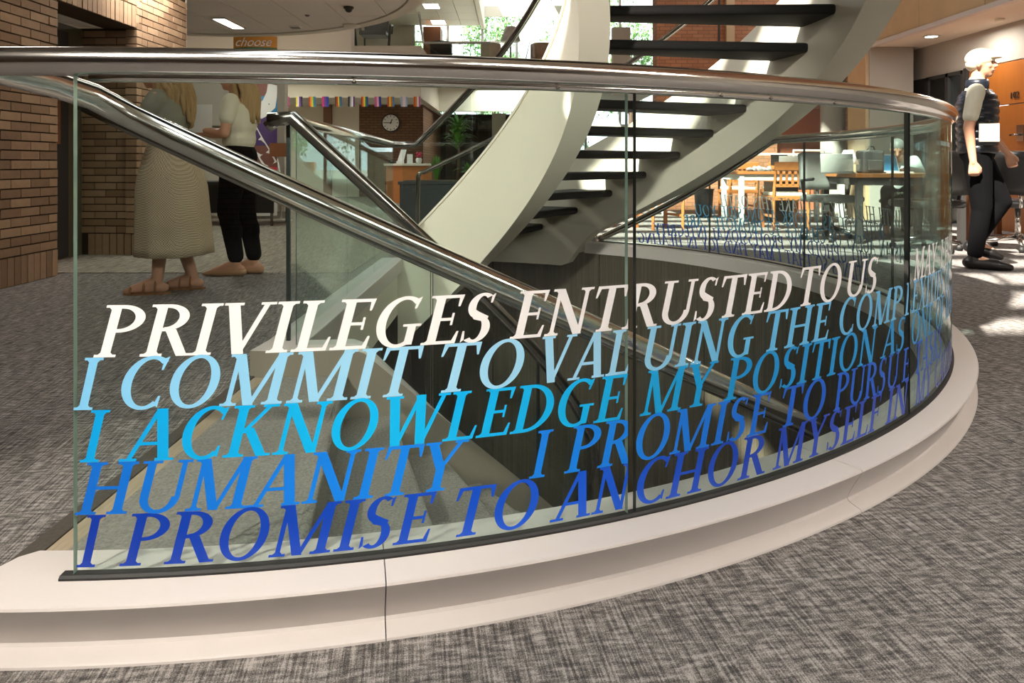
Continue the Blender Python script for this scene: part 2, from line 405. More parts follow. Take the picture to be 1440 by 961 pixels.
def dg(x0, y0, x1, y1, w): return [(x0-w/2, y0), (x0+w/2, y0), (x1+w/2, y1), (x1-w/2, y1)]
def ser(x, y, a=.14, top=False): return bar(x-a, x+a, y-H_ if top else y, y if top else y+H_)
def glyph(c):
    if c == 'I': return .34, stem(.17)
    if c == 'P': return .66, stem(.18, top=(.09, 0)) + ell(.28, .735, .37, .265, T_, .07, -90, 90) + [bar(.18, .29, .93, 1), bar(.18, .29, .47, .54)]
    if c == 'B': return .66, stem(.18, top=(.09, 0), bot=(.09, 0)) + ell(.28, .76, .31, .24, T_, .065, -90, 90) + ell(.30, .265, .35, .265, T_, .07, -90, 90) + [bar(.18, .3, .93, 1), bar(.18, .3, .47, .535), bar(.18, .3, 0, .07)]
    if c == 'R': return .72, stem(.18, top=(.09, 0)) + ell(.28, .745, .34, .255, T_, .07, -90, 90) + [bar(.18, .29, .93, 1), bar(.18, .34, .48, .55), dg(.65, 0, .38, .52, .17), bar(.58, .78, 0, H_)]
    if c == 'D': return .80, stem(.18, top=(.09, 0), bot=(.09, 0)) + ell(.27, .5, .50, .5, T_, .07, -90, 90, 30) + [bar(.18, .28, .93, 1), bar(.18, .28, 0, .07)]
    if c == 'E': return .60, stem(.18, top=(.09, 0), bot=(.09, 0)) + [bar(.18, .56, .935, 1), bar(.18, .46, .475, .535), bar(.18, .58, 0, .065), [(.50, .76), (.535, .76), (.57, 1), (.49, 1)], [(.43, .38), (.47, .38), (.47, .63), (.43, .63)], [(.50, 0), (.59, 0), (.61, .25), (.575, .25)]]
    if c == 'F': return .56, stem(.18, top=(.09, 0)) + [bar(.18, .56, .935, 1), bar(.18, .46, .475, .535), [(.50, .76), (.535, .76), (.57, 1), (.49, 1)], [(.43, .38), (.47, .38), (.47, .63), (.43, .63)]]
    if c == 'L': return .57, stem(.18, bot=(.09, 0)) + [bar(.18, .55, 0, .065), [(.48, 0), (.56, 0), (.59, .27), (.555, .27)]]
    if c == 'T': return .66, stem(.33, top=None) + [bar(.03, .64, .935, 1), [(.015, .74), (.05, .74), (.12, 1), (.03, 1)], [(.56, 1), (.66, 1), (.655, .74), (.62, .74)]]
    if c == 'H': return .86, stem(.18) + stem(.68) + [bar(.2, .66, .475, .54)]
    if c == 'N': return .84, stem(.15, N_, top=(.09, 0)) + stem(.69, N_, bot=None) + [dg(.15, 1, .66, 0, .17), bar(.02, .2, 1-H_, 1)]
    if c == 'M': return 1.02, stem(.15, N_, top=(.09, 0)) + stem(.84, T_, top=(0, .08)) + [dg(.17, 1, .47, 0, .16), dg(.49, 0, .82, 1, .08)]
    if c == 'A': return .80, [dg(.09, 0, .42, 1, .085), dg(.66, 0, .45, 1, .18), bar(.2, .6, .3, .365), ser(.09, 0), ser(.67, 0, .15)]
    if c == 'V': return .76, [dg(.12, 1, .37, 0, .18), dg(.37, 0, .65, 1, .085), ser(.13, 1, .15, True), ser(.66, 1, .12, True)]
    if c == 'W': return 1.1, [dg(.12, 1, .32, 0, .17), dg(.33, 0, .58, 1, .08), dg(.58, 1, .75, 0, .17), dg(.76, 0, 1.0, 1, .08), ser(.13, 1, .15, True), ser(1.0, 1, .11, True)]
    if c == 'Y': return .74, [dg(.12, 1, .35, .45, .17), dg(.35, .45, .64, 1, .085), ser(.13, 1, .14, True), ser(.64, 1, .12, True)] + stem(.35, T_, 0, .47, top=None)
    if c == 'K': return .76, stem(.18) + [dg(.25, .46, .62, 1, .085), dg(.64, 0, .33, .56, .17), ser(.62, 1, .13, True), bar(.57, .78, 0, H_)]
    if c == 'X': return .76, [dg(.14, 1, .62, 0, .17), dg(.12, 0, .62, 1, .08), ser(.15, 1, .13, True), ser(.62, 1, .11, True), ser(.12, 0, .11), ser(.62, 0, .14)]
    if c == 'O': return .84, ell(.42, .5, .38, .52, T_*.95, .07, 0, 360, 44)
    if c == 'C': return .72, ell(.44, .5, .40, .52, T_, .07, 52, 308, 34) + [[(.60, .74), (.635, .74), (.69, 1.0), (.62, .96)], [(.61, .08), (.68, .02), (.69, .24), (.655, .24)]]
    if c == 'G': return .80, ell(.44, .5, .40, .52, T_, .07, 52, 300, 34) + [[(.60, .76), (.635, .76), (.69, 1.0), (.62, .96)], bar(.56, .56+T_*.9, .03, .42), bar(.48, .78, .40, .40+H_)]
    if c == 'S': return .56, ell(.28, .745, .235, .27, .14, .065, 50, 235, 20) + ell(.26, .265, .25, .28, .15, .065, -130, 55, 20) + [[(.10, .60), (.19, .47), (.42, .40), (.44, .52), (.26, .62), (.17, .68)][0:6], [(.42, .80), (.455, .80), (.48, 1), (.42, .95)], [(.045, 0), (.10, .06), (.08, .24), (.045, .24)]]
    if c == 'U': return .82, ell(.42, .30, .32, .32, T_*.9, .075, 180, 360) + [bar(.10, .10+T_*.92, .29, 1), bar(.655, .74, .29, 1), ser(.18, 1, .16, True), ser(.70, 1, .12, True)]
    if c == 'J': return .42, stem(.24, y0=.05, bot=None) + ell(.04, .02, .285, .26, T_, .06, -80, 0, 10)
    if c == "Z": return .62, [bar(.06, .56, .935, 1), bar(.03, .58, 0, .065), dg(.13, 0, .50, 1, .15)]
    return .40, []
def word(wd):
    polys = []; x = 0
    for ch in wd:
        a, ps = glyph(ch)
        if ps: polys.append([[(x+px_+SH*py_, py_) for px_, py_ in p] for p in ps])
        x += a+.035
    xs = [q[0] for l in polys for p in l for q in p]
    return polys, min(xs), max(xs)
CAP = .0935
ROWH = [.502, .408, .314, .220, .126]
arc = lambda th: R*rad(th)
NEAR = [
    [('PRIVILEGES', 134, 697), ('ENTRUSTED', 715, 1110), ('TO', 1122, 1180), ('US', 1188, 1232), ('MAY', 1281, 1315)],
    [('I', 106, 149), ('COMMIT', 173, 596), ('TO', 619, 736), ('VAL', 761, 884), ('UING', 904, 1058), ('THE', 1074, 1166), ('COMP', 1177, 1266)],
    [('I', 115, 158), ('ACKNOWLEDGE', 169, 881), ('MY', 897, 1008), ('POSITION', 1014, 1231), ('AS', 1234, 1270)],
    [('HUMANITY', 108, 659), ('I', 742, 777), ('PR', 791, 886), ('OMISE', 892, 1082), ('TO', 1097, 1158), ('PURSU', 1168, 1262)],
    [('I', 110, 152), ('PROMISE', 170, 614), ('TO', 640, 756), ('AN', 771, 890), ('CHOR', 893, 1072), ('MYSELF', 1083, 1237), ('IN', 1241, 1275)]]
CONT = ['I HOLD TRUE', 'LEXITIES OF', 'ONE OF MANY', 'E TASKS', 'MY CALLING']
FARR = [('WITH HUMILITY AS I TAKE THIS OATH', 1010), ('WITH YOU AS I WORK ALONGSIDE YOU', 975), ('AS AN AGENT OF CHANGE TO PROMOTE CARE', 960),
        ('WILL UPHOLD MY PROFESSIONAL INTEGRITY', 917), ('PATIENTS SO THAT I MAY FIND JOY IN HEALING', 896)]
ROWP = []
for i in range(5):
    flat = []; last = 0
    for wd, a, b_ in NEAR[i]:
        ps, x0, x1 = word(wd); s0, s1 = arc(theta(a)), arc(theta(b_)); k = (s1-s0)/(x1-x0); last = s1
        for l in ps: flat.append([[(s0+(q[0]-x0)*k, q[1]) for q in p] for p in l])
    KX = CAP*1.02
    ps, x0, x1 = word(CONT[i]); last += .012 if i in (1, 3) else .05
    for l in ps: flat.append([[(last+(q[0]-x0)*KX, q[1]) for q in p] for p in l])
    e1 = last+(x1-x0)*KX
    wd, e = FARR[i]; ps, x0, x1 = word(wd); s1 = arc(theta(e, False)); k = KX
    while s1-(x1-x0)*k < e1+.06: k *= .98
    for l in ps: flat.append([[(s1-(x1-q[0])*k, q[1]) for q in p] for p in l])
    ROWP.append(flat)
def clip(poly, x, keep_right):
    out = []
    for i in range(len(poly)):
        a, b2 = poly[i-1], poly[i]; ia = (a[0] >= x) == keep_right; ib = (b2[0] >= x) == keep_right
        if ia != ib: t = (x-a[0])/(b2[0]-a[0]); out.append((x, a[1]+(b2[1]-a[1])*t))
        if ib: out.append(b2)
    return out
# ------------------------------------------------------------------ ring balustrade
def rail_h(t): return 1.034 if t < 19.5 else 1.034-(t-19.5)*.0253
rb = thing('ring_balustrade', (0, 0, 0), 'curved glass balustrade with blue and white lettering under a polished steel rail', 'balustrade')
joints = [theta(106), theta(886.5), theta(1276), -5, theta(1255, False), theta(1131, False), theta(998, False), 55]
joints = [joints[0], joints[1], joints[2], joints[4], joints[5], joints[6], joints[7]]
for j, (a, b_) in enumerate(zip(joints[:-1], joints[1:])):
    g = .19 if j < 2 else .07
    a2, b2 = a+(g if j else 0), b_-g
    n = max(6, int((b_-a)/1.5))
    gp = sweep(lambda t: [(R-.006, .108), (R-.006, rail_h(t)-.015), (R+.006, rail_h(t)-.015), (R+.006, .108)], a2, b2, n, 'glass_panel', None, rb,
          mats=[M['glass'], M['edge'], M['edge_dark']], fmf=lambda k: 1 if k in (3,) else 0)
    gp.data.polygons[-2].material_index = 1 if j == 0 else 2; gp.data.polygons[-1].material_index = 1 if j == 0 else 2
    gp.data.shade_smooth()
    for p in gp.data.polygons:
        if p.material_index == 1: p.use_smooth = False
    sharp(gp)
    for i in range(5):
        rest = ([], [])
        for l in ROWP[i]:
            vs, fs = [], []
            for p in l:
                q = clip(p, arc(a2), True)
                q = clip(q, arc(b2), False) if len(q) > 2 else []
                if len(q) < 3: continue
                k = len(vs)
                for s_, y in q: vs.append(P(R+.0068, math.degrees(s_/R), ROWH[i]+y*CAP))
                fs.append(tuple(range(k, k+len(q))))
            if not fs: continue
            if i == 0 and j >= 2 or i == 1 and j >= 3:
                k = len(rest[0]); rest[0].extend(vs); rest[1].extend([tuple(x+k for x in f) for f in fs])
            else: mo('letter', vs, fs, TM[i], gp)
        if rest[0]: mo('lettering', *rest, TM[i], gp, kind='stuff')
# hand rail: runs off past the left edge, round the ring, then slopes down to the curb
pts = [(-3.2, 1.28, 1.034), (-2.2, 1.279, 1.034), (-1.3, 1.278, 1.034)] + [P(R, -90+i*1.25, rail_h(-90+i*1.25)) for i in range(0, 117)]
MB().tube(pts, .0265, 24).obj('handrail', M['chrome'], rb, True)
pts = [P(R, joints[0]+.5+i*1.25, rail_h(joints[0]+.5+i*1.25)-.029) for i in range(0, 117)]
MB().tube(pts, .0085, 10).obj('glass_channel', M['chrome'], rb, True)
e_ = P(R, 55.5, 0); MB().tube([P(R, 55.4, rail_h(55.4)), P(R, 56.0, .16), P(R, 56.0, .10)], .028, 12).obj('rail_return', M['chrome'], rb, True)
for t in (theta(498), theta(782), theta(1011), theta(1080), theta(1170)):
    MB().ball(P(R+.008, t, 1.003), (.005, .005, .004), 8).obj('rail_screw', M['steel'], rb, True)

# ------------------------------------------------------------------ flight going down
dn = thing('descending_staircase', (0, 0, 0), 'carpeted curved stair going down behind the lettered glass', 'staircase')
steps = 16
for k in range(steps):
    t0 = -81+7.4*k; t1 = t0+7.4; h = -.17*(k+1)
    n = 4; vs = []
    for i in range(n+1):
        t = t0-.3+(t1+.4-t0)*i/n
        for r in (1.47, 2.9):
            vs += [P(r, t, h), P(r, t, h-.045 if 0 < i else h-.045)]
    # tread slab + riser as one carpeted step
    fs = []
    for i in range(n):
        a = i*4; b2 = a+4
        fs += [(a, a+2, b2+2, b2), (a+1, b2+1, b2+3, a+3), (a, b2, b2+1, a+1), (a+2, a+3, b2+3, b2+2)]
    fs += [(0, 1, 3, 2), (n*4, n*4+2, n*4+3, n*4+1)]
    o = mo('tread', vs, fs, M['carpet_stair'], dn); bevel(o, .012)
    vs = [P(1.47, t0, h+.13), P(2.9, t0, h+.13), P(2.9, t0, h-.01), P(1.47, t0, h-.01), P(1.47, t0-.4, h+.13), P(2.9, t0-.4, h+.13), P(2.9, t0-.4, h-.01), P(1.47, t0-.4, h-.01)]
    mo('riser', vs, [(0, 1, 2, 3), (7, 6, 5, 4), (0, 4, 5, 1), (3, 2, 6, 7)], M['carpet_stair'], dn)
box('edge_strip', TE-.05, TE, 1.385, 2.81, -.02, .004, M['strip'], dn, .003)
box('edge_strip', TE-.10, TE-.052, 1.385, 2.85, -.02, .005, M['carpet_dark'], dn, .002, label='dark rubber strip')
q_ = [(TE, 1.39), (P(2.91, -81, 0).x, P(2.91, -81, 0).y), (P(1.49, -81, 0).x, P(1.49, -81, 0).y), (TE, 2.81)]
mo('landing_carpet', [(*p, -.004) for p in q_]+[(*p, .004) for p in q_], [(3, 2, 1, 0), (4, 5, 6, 7), (0, 1, 5, 4), (1, 2, 6, 5), (2, 3, 7, 6), (3, 0, 4, 7)], M['carpet_stair'], dn)
MB().tube([P(1.49, -81.1, -.008), P(2.2, -81.1, -.008), P(2.91, -81.1, -.008)], .016, 10).obj('landing_nosing', M['carpet_stair'], dn, True)
def dtop(t): return max(-3.9, min(.105, -.1-.0235*(t+70)))
def dbot(t): return dtop(t)-.78 if t > -80 else -.34
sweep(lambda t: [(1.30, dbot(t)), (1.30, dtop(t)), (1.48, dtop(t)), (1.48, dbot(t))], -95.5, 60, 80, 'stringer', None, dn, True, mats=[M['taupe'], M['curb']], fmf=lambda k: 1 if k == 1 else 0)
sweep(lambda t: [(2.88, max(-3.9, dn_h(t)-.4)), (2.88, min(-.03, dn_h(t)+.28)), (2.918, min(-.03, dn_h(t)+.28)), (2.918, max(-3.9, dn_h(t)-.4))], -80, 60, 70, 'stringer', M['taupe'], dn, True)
inr = lambda t: 1.04-SL*(t+90)
for a, b_ in zip((-89.4, -66, -42, -18, 6), (-66, -42, -18, 6, 30)):
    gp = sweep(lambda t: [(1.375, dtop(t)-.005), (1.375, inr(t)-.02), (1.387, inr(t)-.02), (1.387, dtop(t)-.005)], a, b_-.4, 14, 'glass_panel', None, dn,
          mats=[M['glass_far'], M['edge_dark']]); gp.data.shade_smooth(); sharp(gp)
MB().tube([P(1.385, -94, 1.03), P(1.385, -91, 1.035)]+[P(1.385, -90+i*2.5, inr(-90+i*2.5)) for i in range(0, 56)], .029, 14).obj('handrail', M['steel'], dn, True)
RO = 2.75
oh = lambda t: .985-SL*(t+90)
pts = [Vector((-1.02, 1.31, 1.036)), Vector((-.985, 1.35, 1.030)), Vector((-.93, 1.44, 1.012)), Vector((-.89, 1.51, .992))]+[P(RO, -88.5+i*2.0, oh(-88.5+i*2.0)) for i in range(0, 64)]
MB().tube(pts, .028, 24).obj('handrail', M['chrome'], dn, True)
pts = [P(RO, -91+i*2.0, oh(-91+i*2.0)-.031) for i in range(0, 65)]
MB().tube(pts, .009, 8).obj('handrail_channel', M['steel'], dn, True)

# straight guard along the void
sg = thing('straight_balustrade', (0, 0, 0), 'straight clear glass balustrade on a pale curb beside the stair void', 'balustrade')
box('curb', -1.03, -.86, CY-1.31, CY+1.33, .0, .105, M['curb'], sg, .006)
for y0, y1 in ((3.0, 4.05), (4.06, 4.85), (4.86, 5.6)):
    MB().box(-.946, -.934, y0, y1, .104, 1.01).obj('glass_panel', M['glass_far'], sg)
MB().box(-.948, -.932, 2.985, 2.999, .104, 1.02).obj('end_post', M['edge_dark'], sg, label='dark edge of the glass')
MB().tube([(-1.02, 2.96, 1.0), (-.98, 2.965, 1.03), (-.94, 3.0, 1.035), (-.94, 4.3, 1.02), (-.94, 5.58, 1.0)], .026, 14).obj('handrail', M['chrome'], sg, True)

# ------------------------------------------------------------------ flight going up
up = thing('ascending_staircase', (0, 0, 0), 'sweeping pale spiral staircase with open risers and black treads', 'staircase')
SB, ST = -.34, .47
inner = sweep(lambda t: [(1.30, up_h(t)+SB), (1.30, up_h(t)+ST), (1.48, up_h(t)+ST), (1.48, up_h(t)+SB)], -92, 90, 120, 'stringer', M['string'], up, True)
sweep(lambda t: [(1.285, up_h(t)+ST-.02), (1.285, up_h(t)+ST+.004), (1.495, up_h(t)+ST+.004), (1.495, up_h(t)+ST-.02)], -92, 89.5, 120, 'stringer_cap', M['string'], up, True)
def obot(t):
    h = up_h(t)+SB
    return h if t < 54 else h-.012*(t-54)**1.6
sweep(lambda t: [(2.82, max(-.12, obot(t))), (2.82, max(0.1, up_h(t)+ST)), (3.0, max(.1, up_h(t)+ST)), (3.0, max(-.12, obot(t)))], -92, 88, 120, 'stringer', M['string'], up, True)
for n_ in range(-12, 11):
    t0 = 7.4*n_-.6; h = 1.80-.17*n_
    vs = []; fs = []; prof = []
    K = 5
    for j in range(K+1):
        t = t0-1.2+9.0*j/K
        for r in (1.46, 2.83): vs += [P(r, t, h), P(r, t, h-.062)]
    for i in range(K):
        a = i*4; b2 = a+4
        fs += [(a, a+2, b2+2, b2), (a+1, b2+1, b2+3, a+3), (a, b2, b2+1, a+1), (a+2, a+3, b2+3, b2+2)]
    fs += [(0, 1, 3, 2), (K*4, K*4+2, K*4+3, K*4+1)]
    o = mo('tread', vs, fs, M['tread'], up)
    bm = bmesh.new(); bm.from_mesh(o.data); bmesh.ops.recalc_face_normals(bm, faces=bm.faces); bm.to_mesh(o.data); bm.free()
    bevel(o, .022, 3)
# handrails with glass infill on the inner stringer
ih = lambda t: 1.0+.0215*max(0, 84-t)
MB().tube([(-.94, 5.58, 1.0)]+[P(1.34, t, ih(t)) for t in [90, 87, 84]+[84-4*i for i in range(1, 44)]], .026, 14).obj('handrail', M['steel'], up, True)
for a, b_ in ((89, 64), (64, 38), (38, 12)):
    gp = sweep(lambda t: [(1.335, up_h(t)+ST), (1.335, ih(t)-.01), (1.345, ih(t)-.01), (1.345, up_h(t)+ST)], b_+.3, a-.3, 12, 'glass_panel', M['glass_far'], up); gp.data.shade_smooth(); sharp(gp)
xh = lambda t: .76+.0235*(90-t)
MB().tube([P(2.9, 91, 0), P(2.9, 91, .72), P(2.9, 90.5, .76)]+[P(2.9, 90-3*i, xh(90-3*i)) for i in range(0, 60)], .024, 12).obj('handrail', M['steel'], up, True)
gp = sweep(lambda t: [(2.895, max(.02, up_h(t)+ST)), (2.895, xh(t)-.01), (2.905, xh(t)-.01), (2.905, max(.02, up_h(t)+ST))], 56, 90, 16, 'glass_panel', M['glass_far'], up); gp.data.shade_smooth(); sharp(gp)
#@@REST
# ------------------------------------------------------------------ brick walls on the left, brick by brick
WX = -3.45
def brick_mesh(lx, ly, lz, m):
    me = bpy.data.meshes.new('brick'); b = MB().box(-lx/2, lx/2, -ly/2, ly/2, -lz/2, lz/2)
    me.from_pydata([tuple(v) for v in b.v], [], b.f); me.materials.append(m); return me
LB, HB, CO = .203, .057, .067
stretch = [brick_mesh(.10, LB-.009, HB, m) for m in M['brick']]
half = [brick_mesh(.10, LB/2-.009, HB, m) for m in M['brick']]
face = [brick_mesh(LB-.009, .10, HB, m) for m in M['brick']]
faceh = [brick_mesh(LB/2-.009, .10, HB, m) for m in M['brick']]
sold = [brick_mesh(.10, HB+.001, LB-.009, m) for m in M['brick']]
def bk(me, parent, loc):
    o = bpy.data.objects.new('brick', me); o.location = loc; C.objects.link(o); o.parent = parent
def brick_run(parent, y0, y1, z0, z1, x=WX):
    row = 0; z = z0
    while z+HB <= z1+.001:
        y = y1; first = row % 2
        while y > y0+.03:
            L = LB/2 if (first or y-y0 < LB*.75) else LB
            mm = half if L < LB else stretch; j = random.uniform(-.003, .003)
            bk(random.choice(mm), parent, (x-.042+j, y-L/2, z+HB/2)); y -= L; first = 0
        z += CO; row += 1
def soldier_run(parent, y0, y1, z, x=WX):
    y = y1
    while y > y0+.03:
        bk(random.choice(sold), parent, (x-.042+random.uniform(-.002, .002), y-CO/2, z+LB/2)); y -= CO
wl = empty('wall_left', kind='structure')
box('mortar_backing', WX-.3, WX-.004, -7, 5.385, 0, 3.55, M['mortar'], wl)
soldier_run(wl, 4.45, 5.39, .0); brick_run(wl, 4.45, 5.39, .21, 2.32)
wl2 = empty('wall_left_rear', kind='structure')
box('mortar_backing', WX-.3, WX-.004, 6.575, 7.52, 0, 3.55, M['mortar'], wl2)
box('mortar_backing', WX-.3, WX-.004, 5.385, 6.58, 2.09, 3.55, M['mortar'], wl2)
soldier_run(wl2, 6.57, 7.53, 0); brick_run(wl2, 6.57, 7.53, .21, 2.6); soldier_run(wl2, 5.39, 6.57, 2.09); brick_run(wl2, 5.39, 6.57, 2.30, 2.5)
box('corner_bead', WX-.02, WX+.004, 7.525, 7.535, 0, 3.5, M['white'], wl2)
wr = empty('wall_doorway', kind='structure')
box('mortar_backing', -4.3, WX-.1, 6.585, 6.7, 0, 2.1, M['mortar'], wr)
z = .21; row = 0
for i in range(7): bk(random.choice(brick_v := [brick_mesh(HB, .1, LB-.009, m) for m in M['brick']][:1]), wr, (WX-.035-CO*i, 6.62, LB/2))
while z < 2.05:
    x = WX-.002; first = row % 2
    while x > -4.05:
        L = LB/2 if first else LB
        bk(random.choice(faceh if first else face), wr, (x-L/2, 6.622, z+HB/2)); x -= L; first = 0
    z += CO; row += 1
box('door_1', -4.1, -3.98, 5.385, 6.585, 0, 2.09, M['olive'], kind='structure')
dl = box('door_leaf', -3.99, -3.96, 5.62, 6.35, .02, 2.02, M['darkgrey'], bpy.data.objects['door_1'])
pf = thing('picture_frame', (-3.955, 6.0, 1.3), 'dark framed picture in the shadowed brick doorway', 'picture')
box('frame', 0, .02, -.2, .2, -.28, .28, M['wood_dark'], pf); box('mount', .018, .024, -.16, .16, -.24, .24, M['olive'], pf)

# ------------------------------------------------------------------ ceilings
cd = empty('ceiling', kind='structure')
DX, DY, DR = -4.1, 7.4, 3.0
def disc(r0, r1, z0, z1, name, m, n=96, par=cd):
    vs = []; fs = []
    for k in range(n):
        a = 2*math.pi*k/n
        for r, z in ((r0, z0), (r1, z0), (r1, z1), (r0, z1)): vs.append((DX+r*math.cos(a), DY+r*math.sin(a), z))
    for k in range(n):
        q = (k+1) % n
        for i in range(4):
            j = (i+1) % 4; fs.append((k*4+i, k*4+j, q*4+j, q*4+i))
    return mo(name, vs, fs, m, par)
disc(DR+.02, DR+.18, 2.735, 3.0, 'ceiling_rim', M['white'])
MB().lathe([(DR+.17, 0), (DR+.17, .1)], 96, (DX, DY, 2.79)).obj('ceiling_backing', M['greywall'], cd)
def clipcircle(poly, r):
    for k in range(48):
        a = 2*math.pi*k/48; nx, ny = math.cos(a), math.sin(a); out = []
        for i in range(len(poly)):
            p, q = poly[i-1], poly[i]; dp = (p[0]-DX)*nx+(p[1]-DY)*ny-r; dq = (q[0]-DX)*nx+(q[1]-DY)*ny-r
            if (dp <= 0) != (dq <= 0):
                t = dp/(dp-dq); out.append((p[0]+(q[0]-p[0])*t, p[1]+(q[1]-p[1])*t))
            if dq <= 0: out.append(q)
        poly = out
        if len(poly) < 3: return []
    return poly
M['tile'] = mat('ceiling_tile', 'ebe6dd', .9, var=.03, scale=40)
for i in range(-6, 7):
    for j in range(-4, 5):
        x0, y0 = -4.0+i*.6, 7.15+j*1.0
        p = clipcircle([(x0+.006, y0+.006), (x0+.594, y0+.006), (x0+.594, y0+.994), (x0+.006, y0+.994)], DR-.0)
        if len(p) < 3 or y0 > 11 or x0 < -7.2: continue
        n = len(p); vs = [(*q, 2.75) for q in p]+[(*q, 2.775) for q in p]
        mo('ceiling_tile', vs, [tuple(range(n))[::-1], tuple(range(n, 2*n))]+[(k, (k+1) % n, (k+1) % n+n, k+n) for k in range(n)], M['tile'], cd)
def ceil_light(x, y, sx, sy, z, label, grp=None):
    t = thing('ceiling_light', (x, y, z), label, 'ceiling light', group=grp)
    b = MB().box(-sx/2-.02, sx/2+.02, -sy/2-.02, -sy/2, -.015, .01).box(-sx/2-.02, sx/2+.02, sy/2, sy/2+.02, -.015, .01).box(-sx/2-.02, -sx/2, -sy/2, sy/2, -.015, .01).box(sx/2, sx/2+.02, -sy/2, sy/2, -.015, .01)
    b.obj('frame', M['whitemetal'], t); box('diffuser', -sx/2, sx/2, -sy/2, sy/2, -.008, .008, M['lamp'], t); return t
ceil_light(-3.82, 9.6, .16, .68, 2.745, 'slim lit strip light in the round tiled ceiling')
sc = thing('security_camera', (-1.98, 8.62, 2.75), 'small black dome camera under the round ceiling', 'camera')
MB().lathe([(.06, 0), (.06, -.02), (.055, -.025)], 20).obj('base', M['darkgrey'], sc, True); MB().ball((0, 0, -.03), (.045, .045, .04)).obj('dome', M['leather'], sc, True)
sd = thing('smoke_detector', (-2.2, 9.75, 2.75), 'flat white round disc on the ceiling near its curved rim', 'detector')
MB().lathe([(.12, 0), (.12, -.012), (.10, -.03), (.03, -.034)], 24).obj('housing', M['white'], sd, True)
cv = thing('ceiling_speaker', (-3.0, 9.85, 2.75), 'small square grille in the round ceiling', 'vent')
box('frame', -.07, .07, -.06, .06, -.02, 0, M['tile'], cv)
for i in range(4): box('slat', -.06, .06, -.05+i*.028, -.04+i*.028, -.026, -.018, M['greyplastic'], cv)
sd2 = thing('sprinkler', (-2.62, 9.1, 2.75), 'tiny sprinkler cap near the dome camera', 'sprinkler')
MB().lathe([(.03, 0), (.03, -.01), (.012, -.02)], 14).obj('cap', M['greyplastic'], sd2, True)
box('ceiling_upper', -12, -1.15, -7, 7.6, 3.55, 3.9, M['greywall'], kind='structure')
box('ceiling_near', -12, 7, -7, .2, 3.2, 3.5, M['wall'], kind='structure')
for x, q in ((-1.2, 'leftmost'), (1.8, 'middle'), (3.6, 'rightmost')): ceil_light(x, -.5 if x < 3 else -.3, 1.2, .5, 3.195, q+' lit ceiling panel over the near carpet')
# roof with the skylight
rf = empty('roof', kind='structure')
SK = (-4.6, 1.2, -2.2, 8.2)
for x0, x1, y0, y1 in ((-12, SK[0], -7, 32), (SK[1], 9, -7, 32), (SK[0], SK[1], -7, SK[2]), (SK[0], SK[1], SK[3], 24)): box('roof_slab', x0, x1, y0, y1, 8.5, 8.8, M['wall'], rf)
for i in range(12): box('skylight_beam', SK[0], SK[1], SK[2]+.55+i*.8, SK[2]+.63+i*.8, 8.4, 8.8, M['whitemetal'], rf)

# ------------------------------------------------------------------ outer shell
box('wall_back', -12, 9, -7.2, -7, 0, 8.5, M['brick_dark'], kind='structure')
box('wall_far_left', -12.2, -12, -7, 32, 0, 8.5, M['wall'], kind='structure')
box('wall_upper_left', -6.2, -6, -7, 7.5, 3.9, 8.5, M['wall'], kind='structure')

# right side: door wall, soffit, stone fascia, piers
DW = 6.2
wrt = empty('wall_right', kind='structure')
box('wall_plaster', DW, DW+.3, -7, 12.8, 2.13, 2.6, M['greywall'], wrt)
box('wall_plaster', DW, DW+.3, -7, 6.6, 0, 2.13, M['greywall'], wrt)
box('wall_plaster', DW, DW+.3, 10.2, 12.8, 0, 2.13, M['darkgrey'], wrt)
box('room_back', DW+1.2, DW+1.3, 6.6, 10.6, 0, 2.3, M['greywall'], wrt)
box('ceiling_soffit', 5.37, DW+1.4, -7, 12.8, 2.6, 2.75, M['wall'], kind='structure')
box('trim_2', 5.33, 5.42, -7, 10.7, 2.585, 2.64, M['curb'], kind='structure')
fa = empty('wall_stone_band', kind='structure')
y = 10.66
while y > -1:
    box('stone_panel', 5.35+random.uniform(0, .003), 5.40, y-1.30, y-.006, 2.64, 3.75, M['stone'], fa, .003); y -= 1.306
box('backing', 5.36, 5.6, -7, 10.66, 2.64, 8.5, M['brick_red'], fa)
pr = empty('wall_pier', kind='structure')
box('plaster_face', 5.36, 6.02, 10.66, 11.3, 0, 2.6, M['greywall'], pr, .006)
for i, (z0, z1) in enumerate(((0, .9), (.905, 1.8), (1.805, 2.7), (2.705, 3.75))): box('stone_panel', 5.31, 5.36, 10.68, 11.25, z0, z1, M['stone'], pr, .003)
box('wall_recess', 6.02, 6.3, 11.25, 11.35, 0, 2.6, M['darkgrey'], kind='structure')
cl = empty('column', (5.3, 11.75, 0)); cl['kind'] = 'structure'
MB().lathe([(.21, 0), (.21, .1), (.19, .11), (.19, 3.8)], 28).obj('shaft', M['greywall'], cl, True)
# doors and glazed screen in the right wall
d2 = empty('door_2', (DW, 8.9, 0)); d2['kind'] = 'structure'
box('door_leaf', 0, .06, -.75, .75, 1.72-.13, 2.12, M['door'], d2, .004); box('door_leaf', 0, .06, -.75, .75, .0, 1.72-.14, M['door'], d2, .004)
box('frame', -.02, .08, .76, .84, 0, 2.15, M['darkgrey'], d2); box('frame', -.02, .08, -2.4, -.76, 0, 2.12, M['door'], d2)
MB().box(-.015, 0, -.30, -.18, 1.12, 1.32).obj('lock_plate', M['steel'], d2); MB().tube([(-.01, -.24, 1.2), (-.06, -.24, 1.2), (-.06, -.13, 1.2)], .012, 10).obj('handle', M['steel'], d2, True)
box('guard_rail', -.03, 0, -2.4, -.8, 1.05, 1.10, M['whitemetal'], d2)
tx = bpy.data.curves.new('room_number', 'FONT'); tx.body = '102'; tx.size = .115; tx.extrude = .003
